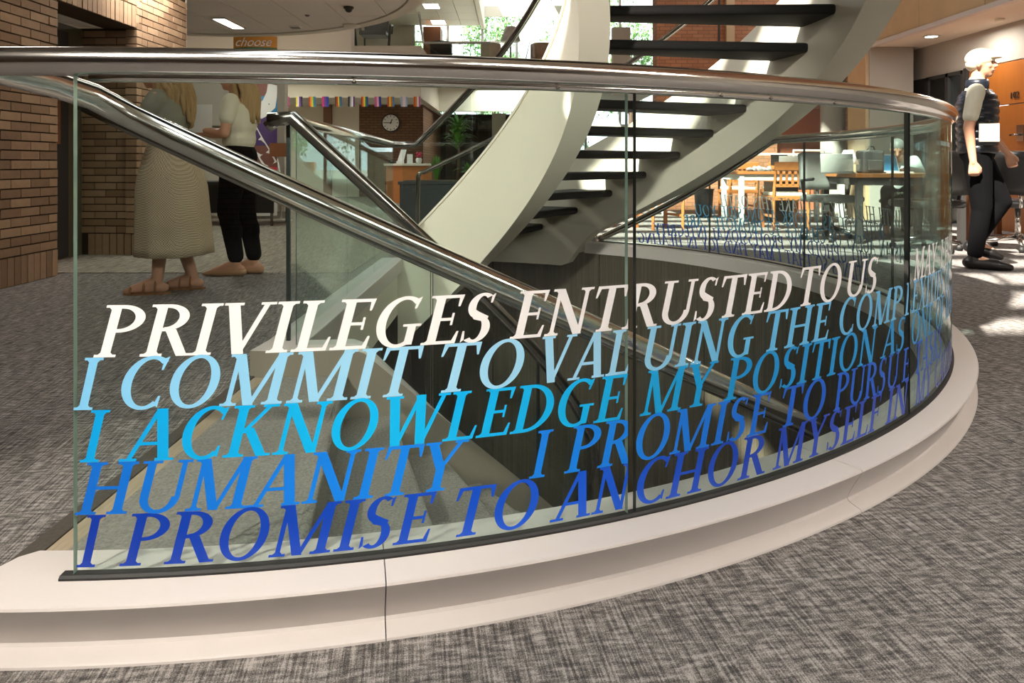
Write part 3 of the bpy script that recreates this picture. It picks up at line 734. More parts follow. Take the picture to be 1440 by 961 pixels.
to = bpy.data.objects.new('room_number', tx); C.objects.link(to)
to.rotation_euler = (rad(90), 0, rad(-90)); to.location = (-.008, -.02, 1.655)
dg_ = bpy.context.evaluated_depsgraph_get(); me = bpy.data.meshes.new_from_object(to.evaluated_get(dg_)); me.materials.append(M['black'])
bpy.data.objects.remove(to); o = link(bpy.data.objects.new('room_number', me), d2); o.rotation_euler = (rad(90), 0, rad(-90)); o.location = (-.008, -.05, 1.655)
w1 = empty('window_1', (DW, 9.95, 0)); w1['kind'] = 'structure'
for y0 in (-.2, .62, .15): box('mullion', -.03, .05, y0-.03, y0+.03, 0, 2.13, M['darkgrey'], w1)
box('pane', 0, .012, -.2, .62, .02, 2.1, M['winglass'], w1); box('rail', -.03, .05, -.2, .65, 2.08, 2.13, M['darkgrey'], w1)
# soffit downlight as a real disc
dlt = thing('downlight', (5.75, 9.75, 2.6), 'bright recessed round downlight in the right soffit', 'ceiling light')
MB().lathe([(.10, 0), (.11, -.004), (.09, -.012)], 24).obj('trim_ring', M['whitemetal'], dlt, True); MB().lathe([(.075, -.014), (.075, -.002)], 24).obj('diffuser', M['lamp'], dlt)
for k, (x, y) in enumerate(((5.9, 8.6), (6.0, 8.0))):
    t = thing('smoke_detector', (x, y, 2.6), ['pale round detector on the soffit nearest the downlight', 'small pale disc on the soffit further from the downlight'][k], 'detector')
    MB().lathe([(.05, 0), (.05, -.02), (.03, -.035)], 18).obj('housing', M['white'], t, True)

# brick wall behind the reading tables, with the terracotta door recess
bw = empty('wall_brick', kind='structure')
box('brick_face', 2.65, 4.85, 13.0, 13.4, 0, 8.5, M['brick_red'], bw); box('brick_face', 5.75, 7.5, 13.0, 13.4, 0, 8.5, M['brick_red'], bw)
box('brick_face', 4.85, 5.75, 13.0, 13.4, 1.85, 8.5, M['brick_red'], bw); box('recess_panel', 4.85, 5.75, 13.12, 13.4, 0, 1.85, M['terra'], bw)
box('pilaster', 3.9, 4.05, 12.93, 13.0, 1.9, 8.5, M['stone'], bw)
box('wall_white', 2.25, 2.65, 15.9, 16.1, 2.4, 3.9, M['wall'], kind='structure')
box('wall_mullion', 3.66, 3.69, 12.6, 12.64, 0, 8.5, M['darkgrey'], kind='structure')

# mezzanine bands, clock wall, storefront
mz = empty('wall_mezzanine', kind='structure'); fz = empty('floor_mezzanine', kind='structure')
box('bulkhead', -9.6, -2.05, 16.0, 16.15, 2.33, 3.5, M['wall'], mz); box('bulkhead', -2.19, -2.055, 16.151, 19.99, 2.33, 3.5, M['wall'], mz)
box('bulkhead', -2.1, 2.2, 20.0, 20.2, 2.32, 3.5, M['white'], mz); box('slab', -12, -2.2, 16.15, 26, 3.3, 3.5, M['wall'], fz); box('slab', -2.2, 5, 20.2, 29, 3.3, 3.5, M['wall'], fz)
box('lower_ceiling', -12, -2.2, 16.15, 26, 2.34, 2.4, M['tile'], mz)
box('bulkhead', -7.2, -3.3, 14.6, 14.9, 2.75, 3.9, M['wall'], mz)
wc = empty('wall_clock_side', kind='structure')
box('cream_face', -12, -3.87, 18.0, 18.2, 0, 2.35, M['wall'], wc); box('brick_face', -3.87, -2.35, 18.0, 18.2, 0, 2.35, M['brick_dark'], wc)
box('dark_post', -4.75, -4.55, 17.9, 18.0, 0, 2.34, M['wood_dark'], wc); box('brick_side', -2.35, -2.25, 18.0, 22.5, 0, 2.35, M['brick_dark'], wc)
sf = empty('wall_storefront', kind='structure')
box('dark_backing', -2.3, -.55, 22.4, 22.5, 0, 2.4, M['darkgrey'], sf)
for x in (-2.1, -1.7, -1.1, -.6): box('mullion', x-.03, x+.03, 22.3, 22.4, 0, 2.35, M['darkgrey'], sf)
box('pane', -2.1, -.6, 22.34, 22.35, .05, 2.3, M['glass_far'], sf); box('white_pier', -.62, -.20, 22.0, 22.5, 0, 2.4, M['white'], sf); box('opening', -.2, 1.2, 22.4, 22.5, 0, 2.4, M['leather'], sf)
box('cream_pier', 1.2, 2.5, 21.5, 21.7, 0, 1.2, M['wall'], sf)
# window wall with mullions and far upper ceiling
wn_ = empty('window_2', (0, 30, 0)); wn_['kind'] = 'structure'
for i in range(9): box('mullion', -4.2+i*1.45, -4.1+i*1.45, -.08, .08, 0, 8.5, M['whitemetal'], wn_)
for z0, z1 in ((2.2, 2.5), (4.6, 4.72), (5.95, 6.0), (7.05, 7.5)): box('transom', -4.2, 7.6, -.06, .10, z0, z1, M['white'], wn_)
for i in range(8): box('pane', -4.1+i*1.45, -2.75+i*1.45, 0, .02, .1, 8.5, M['winglass'], wn_)
box('wall_window_side', -12, -4.1, 29.9, 30.1, 0, 8.5, M['wall'], kind='structure')
box('wall_window_end', 7.5, 9, 13.4, 30.1, 0, 8.5, M['brick_red'], kind='structure')
uc = empty('ceiling_mezzanine', kind='structure')
box('ceiling_backing', -9, -1.25, 24.5, 29.9, 6.66, 6.8, M['wall'], uc); box('ceiling_edge', -1.3, -1.15, 24.5, 29.9, 6.5, 8.5, M['white'], uc)
for i in range(3):
    for j in range(4): box('ceiling_tile', -3.6+i*.75, -2.87+i*.75, 24.6+j*1.3, 25.88+j*1.3, 6.62, 6.65, M['white'], uc)
for k, (x, y) in enumerate(((-2.95, 26.0), (-3.0, 29.0))):
    ceil_light(x, y, .55, .8, 6.615, ['lit square ceiling panel above the mezzanine, nearer one', 'lit square ceiling panel above the mezzanine, by the windows'][k])
box('wall_wood_panel', -3.6, -2.9, 28.8, 29.8, 3.5, 6.4, M['wood_dark'], kind='structure')

# ------------------------------------------------------------------ outdoors
box('pavement', -40, 40, 34, 90, -.12, -.02, M['pave'], kind='structure')
def tree(x, y, h, w_, label, seed):
    rnd = random.Random(seed); t = thing('tree', (x, y, 0), label, 'tree')
    b = MB().tube([(0, 0, 0), (.1, .05, h*.35), (0, 0, h*.7)], [.16, .12, .05], 8)
    for k in range(5):
        a = k*1.3; b.tube([(0, 0, h*(.3+.08*k)), (w_*.5*math.cos(a), w_*.5*math.sin(a), h*(.5+.09*k))], [.06, .02], 6)
    b.obj('trunk', M['bark'], t, True)
    vs = []; fs = []
    clumps = [(Vector((rnd.uniform(-1, 1)*w_, rnd.uniform(-.6, .6)*w_, h*rnd.uniform(.2, 1))), rnd.uniform(.5, 1.0)) for _ in range(26)]
    for c, r in clumps:
        for _ in range(110):
            d = Vector((rnd.gauss(0, 1), rnd.gauss(0, 1), rnd.gauss(0, 1))).normalized()*r*rnd.uniform(.5, 1)
            p = c+d; e = Euler((rnd.uniform(0, 6), rnd.uniform(0, 6), rnd.uniform(0, 6))).to_matrix(); s_ = rnd.uniform(.06, .13)
            k = len(vs); vs += [p+e @ Vector(q)*s_ for q in ((-1, 0, 0), (0, -.5, 0), (1, 0, .1), (0, .5, 0))]; fs.append((k, k+1, k+2, k+3))
    mo('foliage', vs, fs, M['leaf2'], t, kind='stuff')
for i, (x, y, h, w_) in enumerate(((-4.6, 36, 7, 1.1), (-1.0, 36.5, 8.6, 1.15), (2.5, 36, 7.2, 1.1), (6.0, 36.5, 9, 1.15), (.6, 44, 10, 2.4), (9.9, 38, 8, 1.4))):
    tree(x, y, h, w_, ['leafy tree outside the window beside the mezzanine ceiling', 'leafy tree outside above the table lamp', 'leafy tree outside behind the inner stringer', 'tall leafy tree outside seen between the upper treads', 'larger tree standing further away outside the windows', 'leafy tree outside by the brick wall end'][i], i)

# ------------------------------------------------------------------ flags
FL = [['d8703c', 'e8a070', 'efe0dc', 'b04a80'], ['e8d44a', 'f0ecec', '7a4a9a', '38323a'], ['c84034', 'e08a3a', 'e8d44a', '3f8f5a', '3a6ab8'], ['c83a78', '7a4a9a', '2f4fa8'],
      ['5a4a3a', 'c84034', 'e8c43a', '3f7f5a', '3a5ab0'], ['38323a', 'a8a4a8', 'efecec', '6a3a7a'], ['c84034', 'e08a3a', 'e8d44a', '3f8f5a', '3a4a9a'], ['b85a8a', 'e8a0b8', '2f3f98'],
      ['c84034', 'e8c43a', 'e07a3a', '4a8ab8'], ['7ab4d8', 'e8b8c8', 'f0ecec', 'e8b8c8', '7ab4d8'], ['d8602c', 'e8985a', 'efe4e4', 'b85a98']]
FN = ['orange and pink', 'yellow, white and purple', 'bright rainbow', 'pink, purple and blue', 'brown edged rainbow', 'black, grey and purple', 'rainbow with deep blue', 'pink and navy', 'red and yellow', 'pale blue and pink', 'orange, white and magenta']
fmats = {}
for i, cols in enumerate(FL):
    p = W(398+i*18.4, 136, 16.02); vs = []; fs = []; ms = []; n = len(cols); w_ = .15; h_ = .23
    for c in cols:
        if c not in fmats: fmats[c] = mat('flag_'+str(len(fmats)), c, .8)
        ms.append(fmats[c])
    N_c = n
    for k in range(N_c+1):
        x = w_*k/N_c; yy = .012*math.sin(k*1.7+i)
        vs += [(x, yy-.03, 0), (x+.004*i % .01, yy-.03, -h_)]
    vs2 = [(v[0], v[1]-.003, v[2]) for v in vs]; m_ = len(vs); fm = []
    for k in range(N_c): fs += [(2*k, 2*k+1, 2*k+3, 2*k+2), (m_+2*k, m_+2*k+2, m_+2*k+3, m_+2*k+1)]; fm += [k, k]
    o = mo('flag', vs+vs2, fs, None, None, mats=ms, fm=fm, label='small '+FN[i]+' striped flag hanging under the white bulkhead', category='flag', group='striped flags in a row')
    o.location = p

# ------------------------------------------------------------------ wall clock
ck = thing('wall_clock', (W(550, 173, 17.99)), 'round white wall clock with black rim on dark brick', 'clock')
def ydisc(b, r, y0, y1, n=32, ri=0):
    vs = []
    for y in (y0, y1):
        for k in range(n): a = 2*math.pi*k/n; vs.append((r*math.cos(a), y, r*math.sin(a)))
    b.add(vs, [tuple(range(n)), tuple(reversed(range(n, 2*n)))]+[(k, k+n, (k+1) % n+n, (k+1) % n) for k in range(n)])
b = MB(); ydisc(b, .235, -.05, 0); b.obj('rim', M['black'], ck)
b = MB(); ydisc(b, .205, -.056, -.04); b.obj('dial', M['paper'], ck)
for k in range(12):
    a = rad(30*k); m_ = Matrix.Rotation(-a, 3, 'Y'); b = MB(); b.box(-.008, .008, -.06, -.055, .15, .19); b.v = [m_ @ v for v in b.v]; b.obj('hour_mark', M['black'], ck)
for nm, L, a, w_ in (('hour_hand', .10, 22, .012), ('minute_hand', .15, 270, .009)):
    b = MB().box(-w_, w_, -.064, -.060, -.03, L); m_ = Matrix.Rotation(rad(a), 3, 'Y'); b.v = [m_ @ v for v in b.v]; b.obj(nm, M['black'], ck)

# ------------------------------------------------------------------ banner
bn = thing('banner', (W(359, 230, 10.9).x, 10.9, 0), 'tall roll-up banner with orange top reading choose and big white curves', 'banner')
BW = .335
def bcurve(x): return -.10*(1-(x/BW)**2)
def bquad(name, x0, x1, z0, z1, m, dy=0.0, n=8):
    vs = []; fs = []
    for i in range(n+1):
        x = x0+(x1-x0)*i/n; y = bcurve(x)-dy
        vs += [(x, y, z0), (x, y, z1), (x, y+.004, z1), (x, y+.004, z0)]
    for i in range(n):
        a = i*4; b2 = a+4
        for q in range(4): fs.append((a+q, a+(q+1) % 4, b2+(q+1) % 4, b2+q))
    fs += [(0, 3, 2, 1), (n*4, n*4+1, n*4+2, n*4+3)]
    return mo(name, vs, fs, m, bn)
bc = {k: mat('banner_'+k, v, .5) for k, v in dict(orange='c9852e', green='3f5f3c', photo='7a4a3c', blue='3f86b4', purple='4a2f62', red='d8394a', pink='c8305a', yellow='e8b030', white='e6e2dc', skinp='b98068').items()}
zc = lambda y: CH+(HOR-y)*10.8/1000
for nm, a, b2, x0, x1 in (('orange', 66, 50, -BW, BW), ('green', 118, 66, -BW, BW), ('photo', 152, 118, -BW, BW), ('blue', 161, 135, .12, BW), ('purple', 205, 161, -.1, BW), ('white', 235, 152, -BW, -.1), ('photo', 235, 205, -.1, BW), ('red', 282, 235, -BW, BW), ('yellow', 292, 282, -BW, .0), ('white', 304, 282, .0, BW), ('white', 304, 292, -BW, 0)):
    bquad('print_panel', x0, x1, zc(a), zc(b2), bc[nm])
def bstroke(pts, w_):
    vs = []; fs = []
    for i, (px_, py_) in enumerate(pts):
        x = (px_-359)*10.9/1000; z = zc(py_); a = pts[max(0, i-1)]; c = pts[min(len(pts)-1, i+1)]
        dx, dz = (c[0]-a[0]), -(c[1]-a[1]); L = math.hypot(dx, dz) or 1; nx, nz = -dz/L, dx/L
        for s_ in (-1, 1):
            X_ = max(-BW, min(BW, x+s_*nx*w_)); vs.append((X_, bcurve(X_)-.006, z+s_*nz*w_))
    for i in range(len(pts)-1): fs.append((2*i, 2*i+1, 2*i+3, 2*i+2))
    mo('print_shape', vs, fs, bc['white'], bn)
bstroke([(388, 118), (386, 132), (380, 146), (370, 157), (356, 165), (343, 168)], .10)
bstroke([(345, 158), (354, 178), (364, 198), (374, 216), (382, 232)], .10)
tx = bpy.data.curves.new('print_text', 'FONT'); tx.body = 'choose'; tx.size = .19; tx.shear = .4; tx.extrude = .001; tx.align_x = 'CENTER'
to = bpy.data.objects.new('print_text', tx); C.objects.link(to); dg_ = bpy.context.evaluated_depsgraph_get(); me = bpy.data.meshes.new_from_object(to.evaluated_get(dg_)); bpy.data.objects.remove(to)
me.materials.append(bc['white']); o = link(bpy.data.objects.new('print_text', me), bn); o.rotation_euler = (rad(90), 0, 0); o.location = (0, -.115, zc(65))
bquad('base', -BW-.02, BW+.02, 0, .05, M['steel'], -.02)
st = thing('display_stand', (W(395, 300, 10.5).x, 10.5, 0), 'slim white pole stand with a flat base beside the banner', 'stand')
MB().tube([(0, 0, .02), (0, 0, .6), (-.06, 0, 1.0)], .012, 8).obj('pole', M['whitemetal'], st, True); MB().lathe([(.16, 0), (.16, .01), (.03, .03)], 20).obj('base', M['whitemetal'], st, True)
box('pamphlet_holder', -.16, .14, -.03, .03, .95, 1.15, M['wood_dark'], st)

# ------------------------------------------------------------------ left desk area
dk = thing('desk', (-4.0, 9.6, 0), 'black fronted desk standing behind the two women', 'desk')
box('modesty_panel', -.6, .78, 0, .03, .18, .56, M['leather'], dk); box('desktop', -.62, .80, -.02, .7, .56, .60, M['darkgrey'], dk)
for x in (-.58, .75): MB().tube([(x, .02, 0), (x, .02, .56)], .02, 8).obj('leg', M['steel'], dk, True); MB().tube([(x, .66, 0), (x, .66, .56)], .02, 8).obj('leg', M['steel'], dk, True)
cb2 = thing('cabinet', (-4.82, 10.9, 0), 'pale cabinet with a small screen on it behind the desk', 'cabinet')
box('body', -.9, .5, 0, .5, 0, .92, M['wall'], cb2, .004); box('door', -.88, -.2, -.02, 0, .05, .88, M['wall'], cb2); box('door', -.18, .48, -.02, 0, .05, .88, M['wall'], cb2)
pr_ = thing('printer', (-4.95, 11.1, .92), 'white desktop printer on the pale cabinet', 'printer')
box('body', -.25, .25, -.15, .2, 0, .3, M['whitemetal'], pr_, .02); box('tray', -.18, .18, -.24, -.1, .08, .1, M['greyplastic'], pr_); box('panel', -.1, .15, -.16, -.15, .2, .27, M['darkgrey'], pr_)
tb = thing('photo_frame', (-4.5, 11.0, .92), 'small dark tablet frame on the pale cabinet', 'frame'); box('screen', -.1, .1, 0, .02, 0, .18, M['darkgrey'], tb); box('picture', -.08, .08, -.004, 0, .02, .16, bc['blue'], tb)
wsh = empty('wall_rear_left', kind='structure'); box('wall_plaster', -9, -4.0, 12.5, 12.7, 0, 2.75, M['wall'], wsh); box('upper_cabinet', -6.2, -4.3, 12.2, 12.5, 1.5, 2.1, M['wall'], wsh)

# reception counter
rc = thing('reception_counter', (W(577, 230, 15.2).x, 15.2, 0), 'orange wood reception counter beyond the glass under the clock', 'counter')
box('front_panel', -.52, .45, 0, .05, 0, .80, M['wood'], rc); box('side_panel', -.52, -.45, .05, .6, 0, .80, M['wood'], rc); box('countertop', -.56, .48, -.05, .7, .80, .85, M['white'], rc, .005)
def prop(nm, px, py, Y, label, cat, z, fn): t = thing(nm, (W(px, py, Y).x, Y, z), label, cat); fn(t); return t
prop('brochure_holder', 563, 222, 15.3, 'tilted white brochure holder on the counter', 'holder', .85, lambda t: (mo('back', [(-.08, 0, 0), (.06, 0, 0), (.12, .08, .3), (.0, .08, .3), (-.08, .02, 0), (.06, .02, 0), (.12, .10, .3), (0, .10, .3)], [(0, 1, 2, 3), (7, 6, 5, 4), (0, 4, 5, 1), (1, 5, 6, 2), (2, 6, 7, 3), (3, 7, 4, 0)], M['paper'], t), box('lip', -.08, .08, -.04, 0, 0, .05, M['paper'], t)))
prop('figurine', 589, 222, 15.3, 'red and white flower arrangement at the counter end', 'decoration', .85, lambda t: (MB().lathe([(.05, 0), (.07, .08), (.05, .12)], 14).obj('pot', M['paper'], t, True), [MB().ball((.04*math.cos(k*1.3), .04*math.sin(k*1.3), .16+.03*(k % 3)), .03, 8).obj('bloom', bc['pink'], t, True) for k in range(6)]))
prop('envelope_stack', 577, 222, 15.3, 'white folded card standing on the counter middle', 'card', .85, lambda t: (box('front_leaf', -.07, .05, 0, .01, 0, .2, M['paper'], t), box('base_leaf', -.07, .12, -.08, 0, 0, .01, M['paper'], t)))
prop('telephone', 552, 226, 15.3, 'small dark telephone on the counter left end', 'telephone', .85, lambda t: (box('base', -.06, .06, -.05, .08, 0, .04, M['darkgrey'], t, .008), box('handset', -.07, -.03, -.06, .1, .04, .08, M['leather'], t, .008)))

# planter with plants
pl = thing('planter', (W(632, 230, 9.3).x, 9.3, 0), 'long black planter box behind the stair stringer', 'planter')
box('box', -.62, .55, -.2, .3, 0, .60, M['planter'], pl, .01); box('rim', -.64, .57, -.22, .32, .58, .62, M['planter'], pl, .005); box('soil', -.58, .5, -.16, .26, .6, .63, M['bark'], pl)
def bladeplant(nm, x, y, z, n, L, spread, wd, label, seed, up_=.9, trunk=0):
    rnd = random.Random(seed); t = thing(nm, (x, y, z), label, 'plant')
    if trunk: MB().tube([(0, 0, 0), (.02, 0, trunk*.5), (0, 0, trunk)], [.022, .016, .012], 8).obj('stem', M['bark'], t, True)
    vs = []; fs = []
    for i in range(n):
        a = rnd.uniform(0, 6.28); l = L*rnd.uniform(.6, 1); lean = spread*rnd.uniform(.3, 1); z0 = trunk*rnd.uniform(.55, 1)
        for s_ in range(6):
            u = s_/5; rr = l*lean*u; zz = z0+l*(up_*u-lean*.8*u*u); ww = wd*math.sin(math.pi*min(.97, .15+u*.85))*.5
            c = Vector((rr*math.cos(a), rr*math.sin(a), zz)); n_ = Vector((-math.sin(a), math.cos(a), 0))*ww
            vs += [c+n_, c-n_+Vector((0, 0, .002))]
            if s_: k = len(vs); fs.append((k-4, k-3, k-1, k-2))
    mo('leaves', vs, fs, M['leaf'], t, kind='stuff')
bladeplant('dracaena_plant', W(643, 0, 9.3).x, 9.35, .62, 110, .42, .9, .035, 'tall green dracaena with a leafy crown in the planter', 3, .75, .75)
bladeplant('snake_plant', W(615, 0, 9.3).x, 9.2, .62, 40, .38, .35, .045, 'upright spiky plant at the left of the planter', 5, 1.0)
bladeplant('fern_plant', W(660, 0, 9.3).x, 9.2, .62, 60, .3, .8, .03, 'low leafy plant at the right of the planter', 9, .7, .12)
bladeplant('potted_palm', 3.02, 11.2, .45, 50, .35, .8, .04, 'small leafy plant beside the reading tables', 11, .8, .1)
pot = thing('plant_pot', (3.02, 11.2, 0), 'dark pot holding the small leafy plant by the tables', 'pot'); MB().lathe([(.12, 0), (.15, .42), (.17, .45), (.14, .45)], 20).obj('vessel', M['planter'], pot, True); MB().lathe([(.13, .44), (.13, .45)], 16).obj('soil', M['bark'], pot)

# ------------------------------------------------------------------ furniture right
def table(x, y, L, D, label, rz=0, frame=M['whitemetal']):
    t = thing('reading_table', (x, y, 0), label, 'table', rz)
    box('tabletop', -L/2, L/2, -D/2, D/2, .70, .74, M['wood'], t, .006)
    for sx in (-1, 1):
        for sy in (-1, 1): box('leg', sx*(L/2-.06)-.03, sx*(L/2-.06)+.03, sy*(D/2-.05)-.03, sy*(D/2-.05)+.03, 0, .70, frame, t)
        box('end_rail', sx*(L/2-.06)-.025, sx*(L/2-.06)+.025, -D/2+.05, D/2-.05, .62, .70, frame, t)
    box('apron', -L/2+.06, L/2-.06, -D/2+.03, -D/2+.06, .62, .70, frame, t)
    return t
table(3.85, 10.2, 1.5, .9, 'wooden reading table with pale metal legs near the brick wall')
table(3.4, 12.1, 1.9, .8, 'wooden reading table further back against the brick wall')
table(4.2, 7.9, 1.2, .9, 'dark framed reading table with the lamp on it', 0, M['darkgrey'])
table(5.45, 8.2, .9, .8, 'wooden table behind the walking man', 0, M['wood_dark'])
def wood_chair(x, y, rz, label):
    t = thing('wooden_chair', (x, y, 0), label, 'chair', rz)
    box('seat_frame', -.24, .24, -.23, .23, .38, .43, M['wood'], t, .005); bevel(box('seat_cushion', -.22, .22, -.21, .21, .43, .48, M['seatfab'], t), .015)
    for sx in (-1, 1):
        MB().box(sx*.22-.02, sx*.22+.02, -.23, -.19, 0, .40).obj('leg', M['wood'], t)
        MB().tube([(sx*.22, .20, 0), (sx*.22, .21, .43), (sx*.21, .27, .86)], [.022, .024, .018], 4).obj('leg', M['wood'], t)
        box('stretcher', sx*.22-.01, sx*.22+.01, -.2, .2, .16, .19, M['wood'], t)
    box('top_rail', -.23, .23, .24, .28, .76, .87, M['wood'], t, .006); box('lower_rail', -.21, .21, .22, .245, .55, .59, M['wood'], t)
    for k in range(5): box('back_slat', -.17+k*.075, -.14+k*.075, .235, .25, .58, .78, M['wood'], t)
    return t
c0 = wood_chair(1.93, 9.3, rad(200), 'wooden chair with a striped cream seat under the stair stringer')
copy_tree(c0, None, 'wooden chair at the near side of the table, back to the stair', (3.55, 9.25, 0), rad(180))
copy_tree(c0, None, 'wooden chair half hidden left of the sunlit chair', (1.1, 9.55, 0), rad(60))
copy_tree(c0, None, 'wooden chair at the rear table by the brick wall', (3.62, 11.4, 0), rad(185))
copy_tree(c0, None, 'wooden chair at the right end of the rear table', (4.3, 11.45, 0), rad(175))
def office_chair(x, y, rz, label, fab, base):
    t = thing('office_chair', (x, y, 0), label, 'chair', rz)
    for k in range(5):
        a = rad(72*k+18); e = Vector((math.cos(a), math.sin(a), 0))
        g = MB().tube([e*.03+Vector((0, 0, .13)), e*.30+Vector((0, 0, .075))], [.028, .016], 8).obj('base_arm', base, t, True)
        MB().tube([e*.30+Vector((-e.y*.02, e.x*.02, .03)), e*.30+Vector((e.y*.02, -e.x*.02, .03))], .03, 12).obj('caster', M['black'], g, True)
    MB().tube([(0, 0, .12), (0, 0, .42)], .025, 12).obj('gas_column', base, t, True)
    s_ = MB().box(-.25, .25, -.24, .24, .42, .50).obj('seat', fab, t); bevel(s_, .035, 3)
    vs = MB()
    for i in range(7):
        z = .55+.42*i/6; yy = .22+.06*(i/6)**2
        for k in range(5):
            x_ = -.22+.11*k; vs.v.append(Vector((x_*(1-.1*(i/6)), yy-.03*(1-(x_/.22)**2)*-1, z)))
    for i in range(6):
        for k in range(4): a = i*5+k; vs.f.append((a, a+1, a+6, a+5)); vs.m.append(0)
    bo = vs.obj('backrest', fab, t, True); md = bo.modifiers.new('s', 'SOLIDIFY'); md.thickness = .05
    MB().tube([(0, .05, .42), (0, .26, .44), (0, .28, .62)], .018, 8).obj('back_support', base, t, True)
    for sx in (-1, 1): MB().tube([(sx*.26, .1, .45), (sx*.3, .1, .66), (sx*.3, -.12, .68)], .018, 8).obj('armrest', M['black'], t, True)
    return t
office_chair(4.98, 7.0, rad(150), 'black leather office chair with polished base at the right edge', M['leather'], M['chrome'])
office_chair(3.55, 7.9, rad(10), 'grey office chair beside the suitcase behind the curved glass', M['greyplastic'], M['steel'])
office_chair(4.05, 6.95, rad(190), 'dark grey office chair turned away in front of the lamp table', M['darkgrey'], M['steel'])
lp = thing('table_lamp', (W(1196, 230, 7.9).x, 7.95, .74), 'table lamp with a white tapered shade', 'lamp')
MB().lathe([(.06, 0), (.06, .015), (.015, .03), (.012, .16)], 18).obj('base', M['steel'], lp, True); MB().lathe([(.11, .1), (.05, .26)], 24).obj('shade', M['paper'], lp, True)
sc_ = thing('backpack', (W(1222, 230, 7.9).x+.07, 7.98, .74), 'dark grey bag standing upright on the lamp table', 'bag')
bevel(box('body', -.14, .1, -.1, .1, 0, .26, M['darkgrey'], sc_), .03, 3); MB().tube([(-.05, 0, .25), (-.03, 0, .3), (.02, 0, .3), (.04, 0, .25)], .008, 8).obj('handle', M['black'], sc_, True); bevel(box('pocket', -.1, .06, -.13, -.1, .03, .15, M['darkgrey'], sc_), .01)
def laptop(x, y, z, rz, label, col):
    t = thing('laptop', (x, y, z), label, 'laptop', rz); box('keyboard_base', -.16, .16, -.11, .11, 0, .016, M['whitemetal'], t, .003)
    b = MB().box(-.16, .16, .0, .008, 0, .21, M4=Matrix.Translation((0, .11, .015)) @ Matrix.Rotation(rad(-18), 4, 'X')); b.obj('lid', M['whitemetal'], t)
    b = MB().box(-.145, .145, -.002, .0, .015, .2, M4=Matrix.Translation((0, .11, .015)) @ Matrix.Rotation(rad(-18), 4, 'X')); b.obj('screen', col, t)
laptop(W(1112, 0, 10.1).x, 10.15, .74, 2.9, 'silver laptop open on the nearer pale-legged table', M['darkgrey'])
laptop(W(1182, 0, 7.7).x, 7.75, .74, 2.6, 'silver laptop open left of the table lamp', M['darkgrey'])
laptop(W(1244, 0, 8.0).x+.14, 8.05, .74, .2, 'laptop with a blue screen in front of the seated reader', bc['blue'])
mn = thing('monitor', (W(1098, 0, 10.4).x, 10.45, .74), 'black monitor on the nearer pale-legged table', 'monitor'); box('screen', -.12, .12, 0, .03, .08, .24, M['leather'], mn, .005); box('stand', -.02, .02, 0, .03, 0, .1, M['leather'], mn); box('foot', -.08, .08, -.05, .07, 0, .01, M['leather'], mn)
cp = thing('paper_heap', (W(1068, 0, 10.1).x, 10.1, .74), 'crumpled white papers on the nearer table', 'paper')
for k in range(5): MB().ball((-.14+.07*k, .02*(k % 2), .025), (.05, .06, .03), 8, Euler((k, k*2, k)).to_matrix()).obj('sheet', M['paper'], cp)
def screen_frame(px0, px1, y, ztop, label):
    t = thing('table_divider', (0, y, .74), label, 'divider'); x0, x1 = W(px0, 0, y).x, W(px1, 0, y).x
    MB().tube([(x0, 0, 0), (x0, 0, ztop), (x1, 0, ztop), (x1, 0, 0)], .02, 8).obj('frame', M['whitemetal'], t, True); box('pane', x0+.02, x1-.02, -.004, .004, .02, ztop-.02, M['winglass'], t)
screen_frame(1024, 1150, 11.9, .26, 'clear table divider with white frame on the rear table'); screen_frame(1116, 1160, 10.4, .30, 'clear table divider with white frame on the nearer table')
cpb = thing('storage_cabinet', (W(1105, 0, 10.4).x, 10.6, 0), 'dark under-table cabinet below the laptop', 'cabinet'); box('body', -.18, .18, -.2, .2, .02, .58, M['leather'], cpb); box('drawer', -.17, .17, -.22, -.2, .4, .56, M['leather'], cpb); box('drawer', -.17, .17, -.22, -.2, .06, .38, M['leather'], cpb)

# ------------------------------------------------------------------ mezzanine furniture
def armchair(px, y, w_, label, m):
    t = thing('armchair', (W(px, 0, y).x, y, 3.5), label, 'chair'); bevel(box('seat', -w_/2, w_/2, -.3, .3, .25, .42, m, t), .04)
    b = MB()
    n = 10
    for i in range(n+1):
        a = math.pi*i/n; x_ = -math.cos(a)*w_/2; 
        for z in (.4, .85+.02*math.sin(a)): b.v.append(Vector((x_, .05-.3*math.sin(a), z)))
        if i: k = len(b.v); b.f.append((k-4, k-2, k-1, k-3)); b.m.append(0)
    o = b.obj('backrest', m, t, True); md = o.modifiers.new('s', 'SOLIDIFY'); md.thickness = .05
    for sx in (-1, 1):
        for sy in (-1, 1): MB().tube([(sx*(w_/2-.05), sy*.25, 0), (sx*(w_/2-.05), sy*.25, .3)], .02, 6).obj('leg', M['steel'], t, True)
armchair(620, 20.6, .65, 'dark curved-back armchair on the mezzanine beside the wood panel', M['darkgrey']); armchair(690, 20.9, .6, 'woven tub armchair on the mezzanine under the lamp', M['seatfab']); armchair(765, 20.9, .8, 'brown armchair on the mezzanine next to the stringer', M['wood_dark'])
ac = thing('lounge_chair', (W(527, 0, 17.0).x, 17.0, 3.5), 'black chair with bent arms on the mezzanine behind glass', 'chair')
bevel(box('seat', -.32, .32, -.3, .3, .38, .48, M['leather'], ac), .03); bevel(box('backrest', -.3, .3, .22, .34, .45, .95, M['leather'], ac), .04)
for sx in (-1, 1): MB().tube([(sx*.38, -.28, .02), (sx*.42, -.3, .62), (sx*.40, .1, .66), (sx*.36, .25, .5)], .03, 8).obj('armrest', M['leather'], ac, True)
for sx in (-1, 1): MB().tube([(sx*.3, .28, 0), (sx*.3, .28, .4)], .02, 8).obj('leg', M['leather'], ac, True)
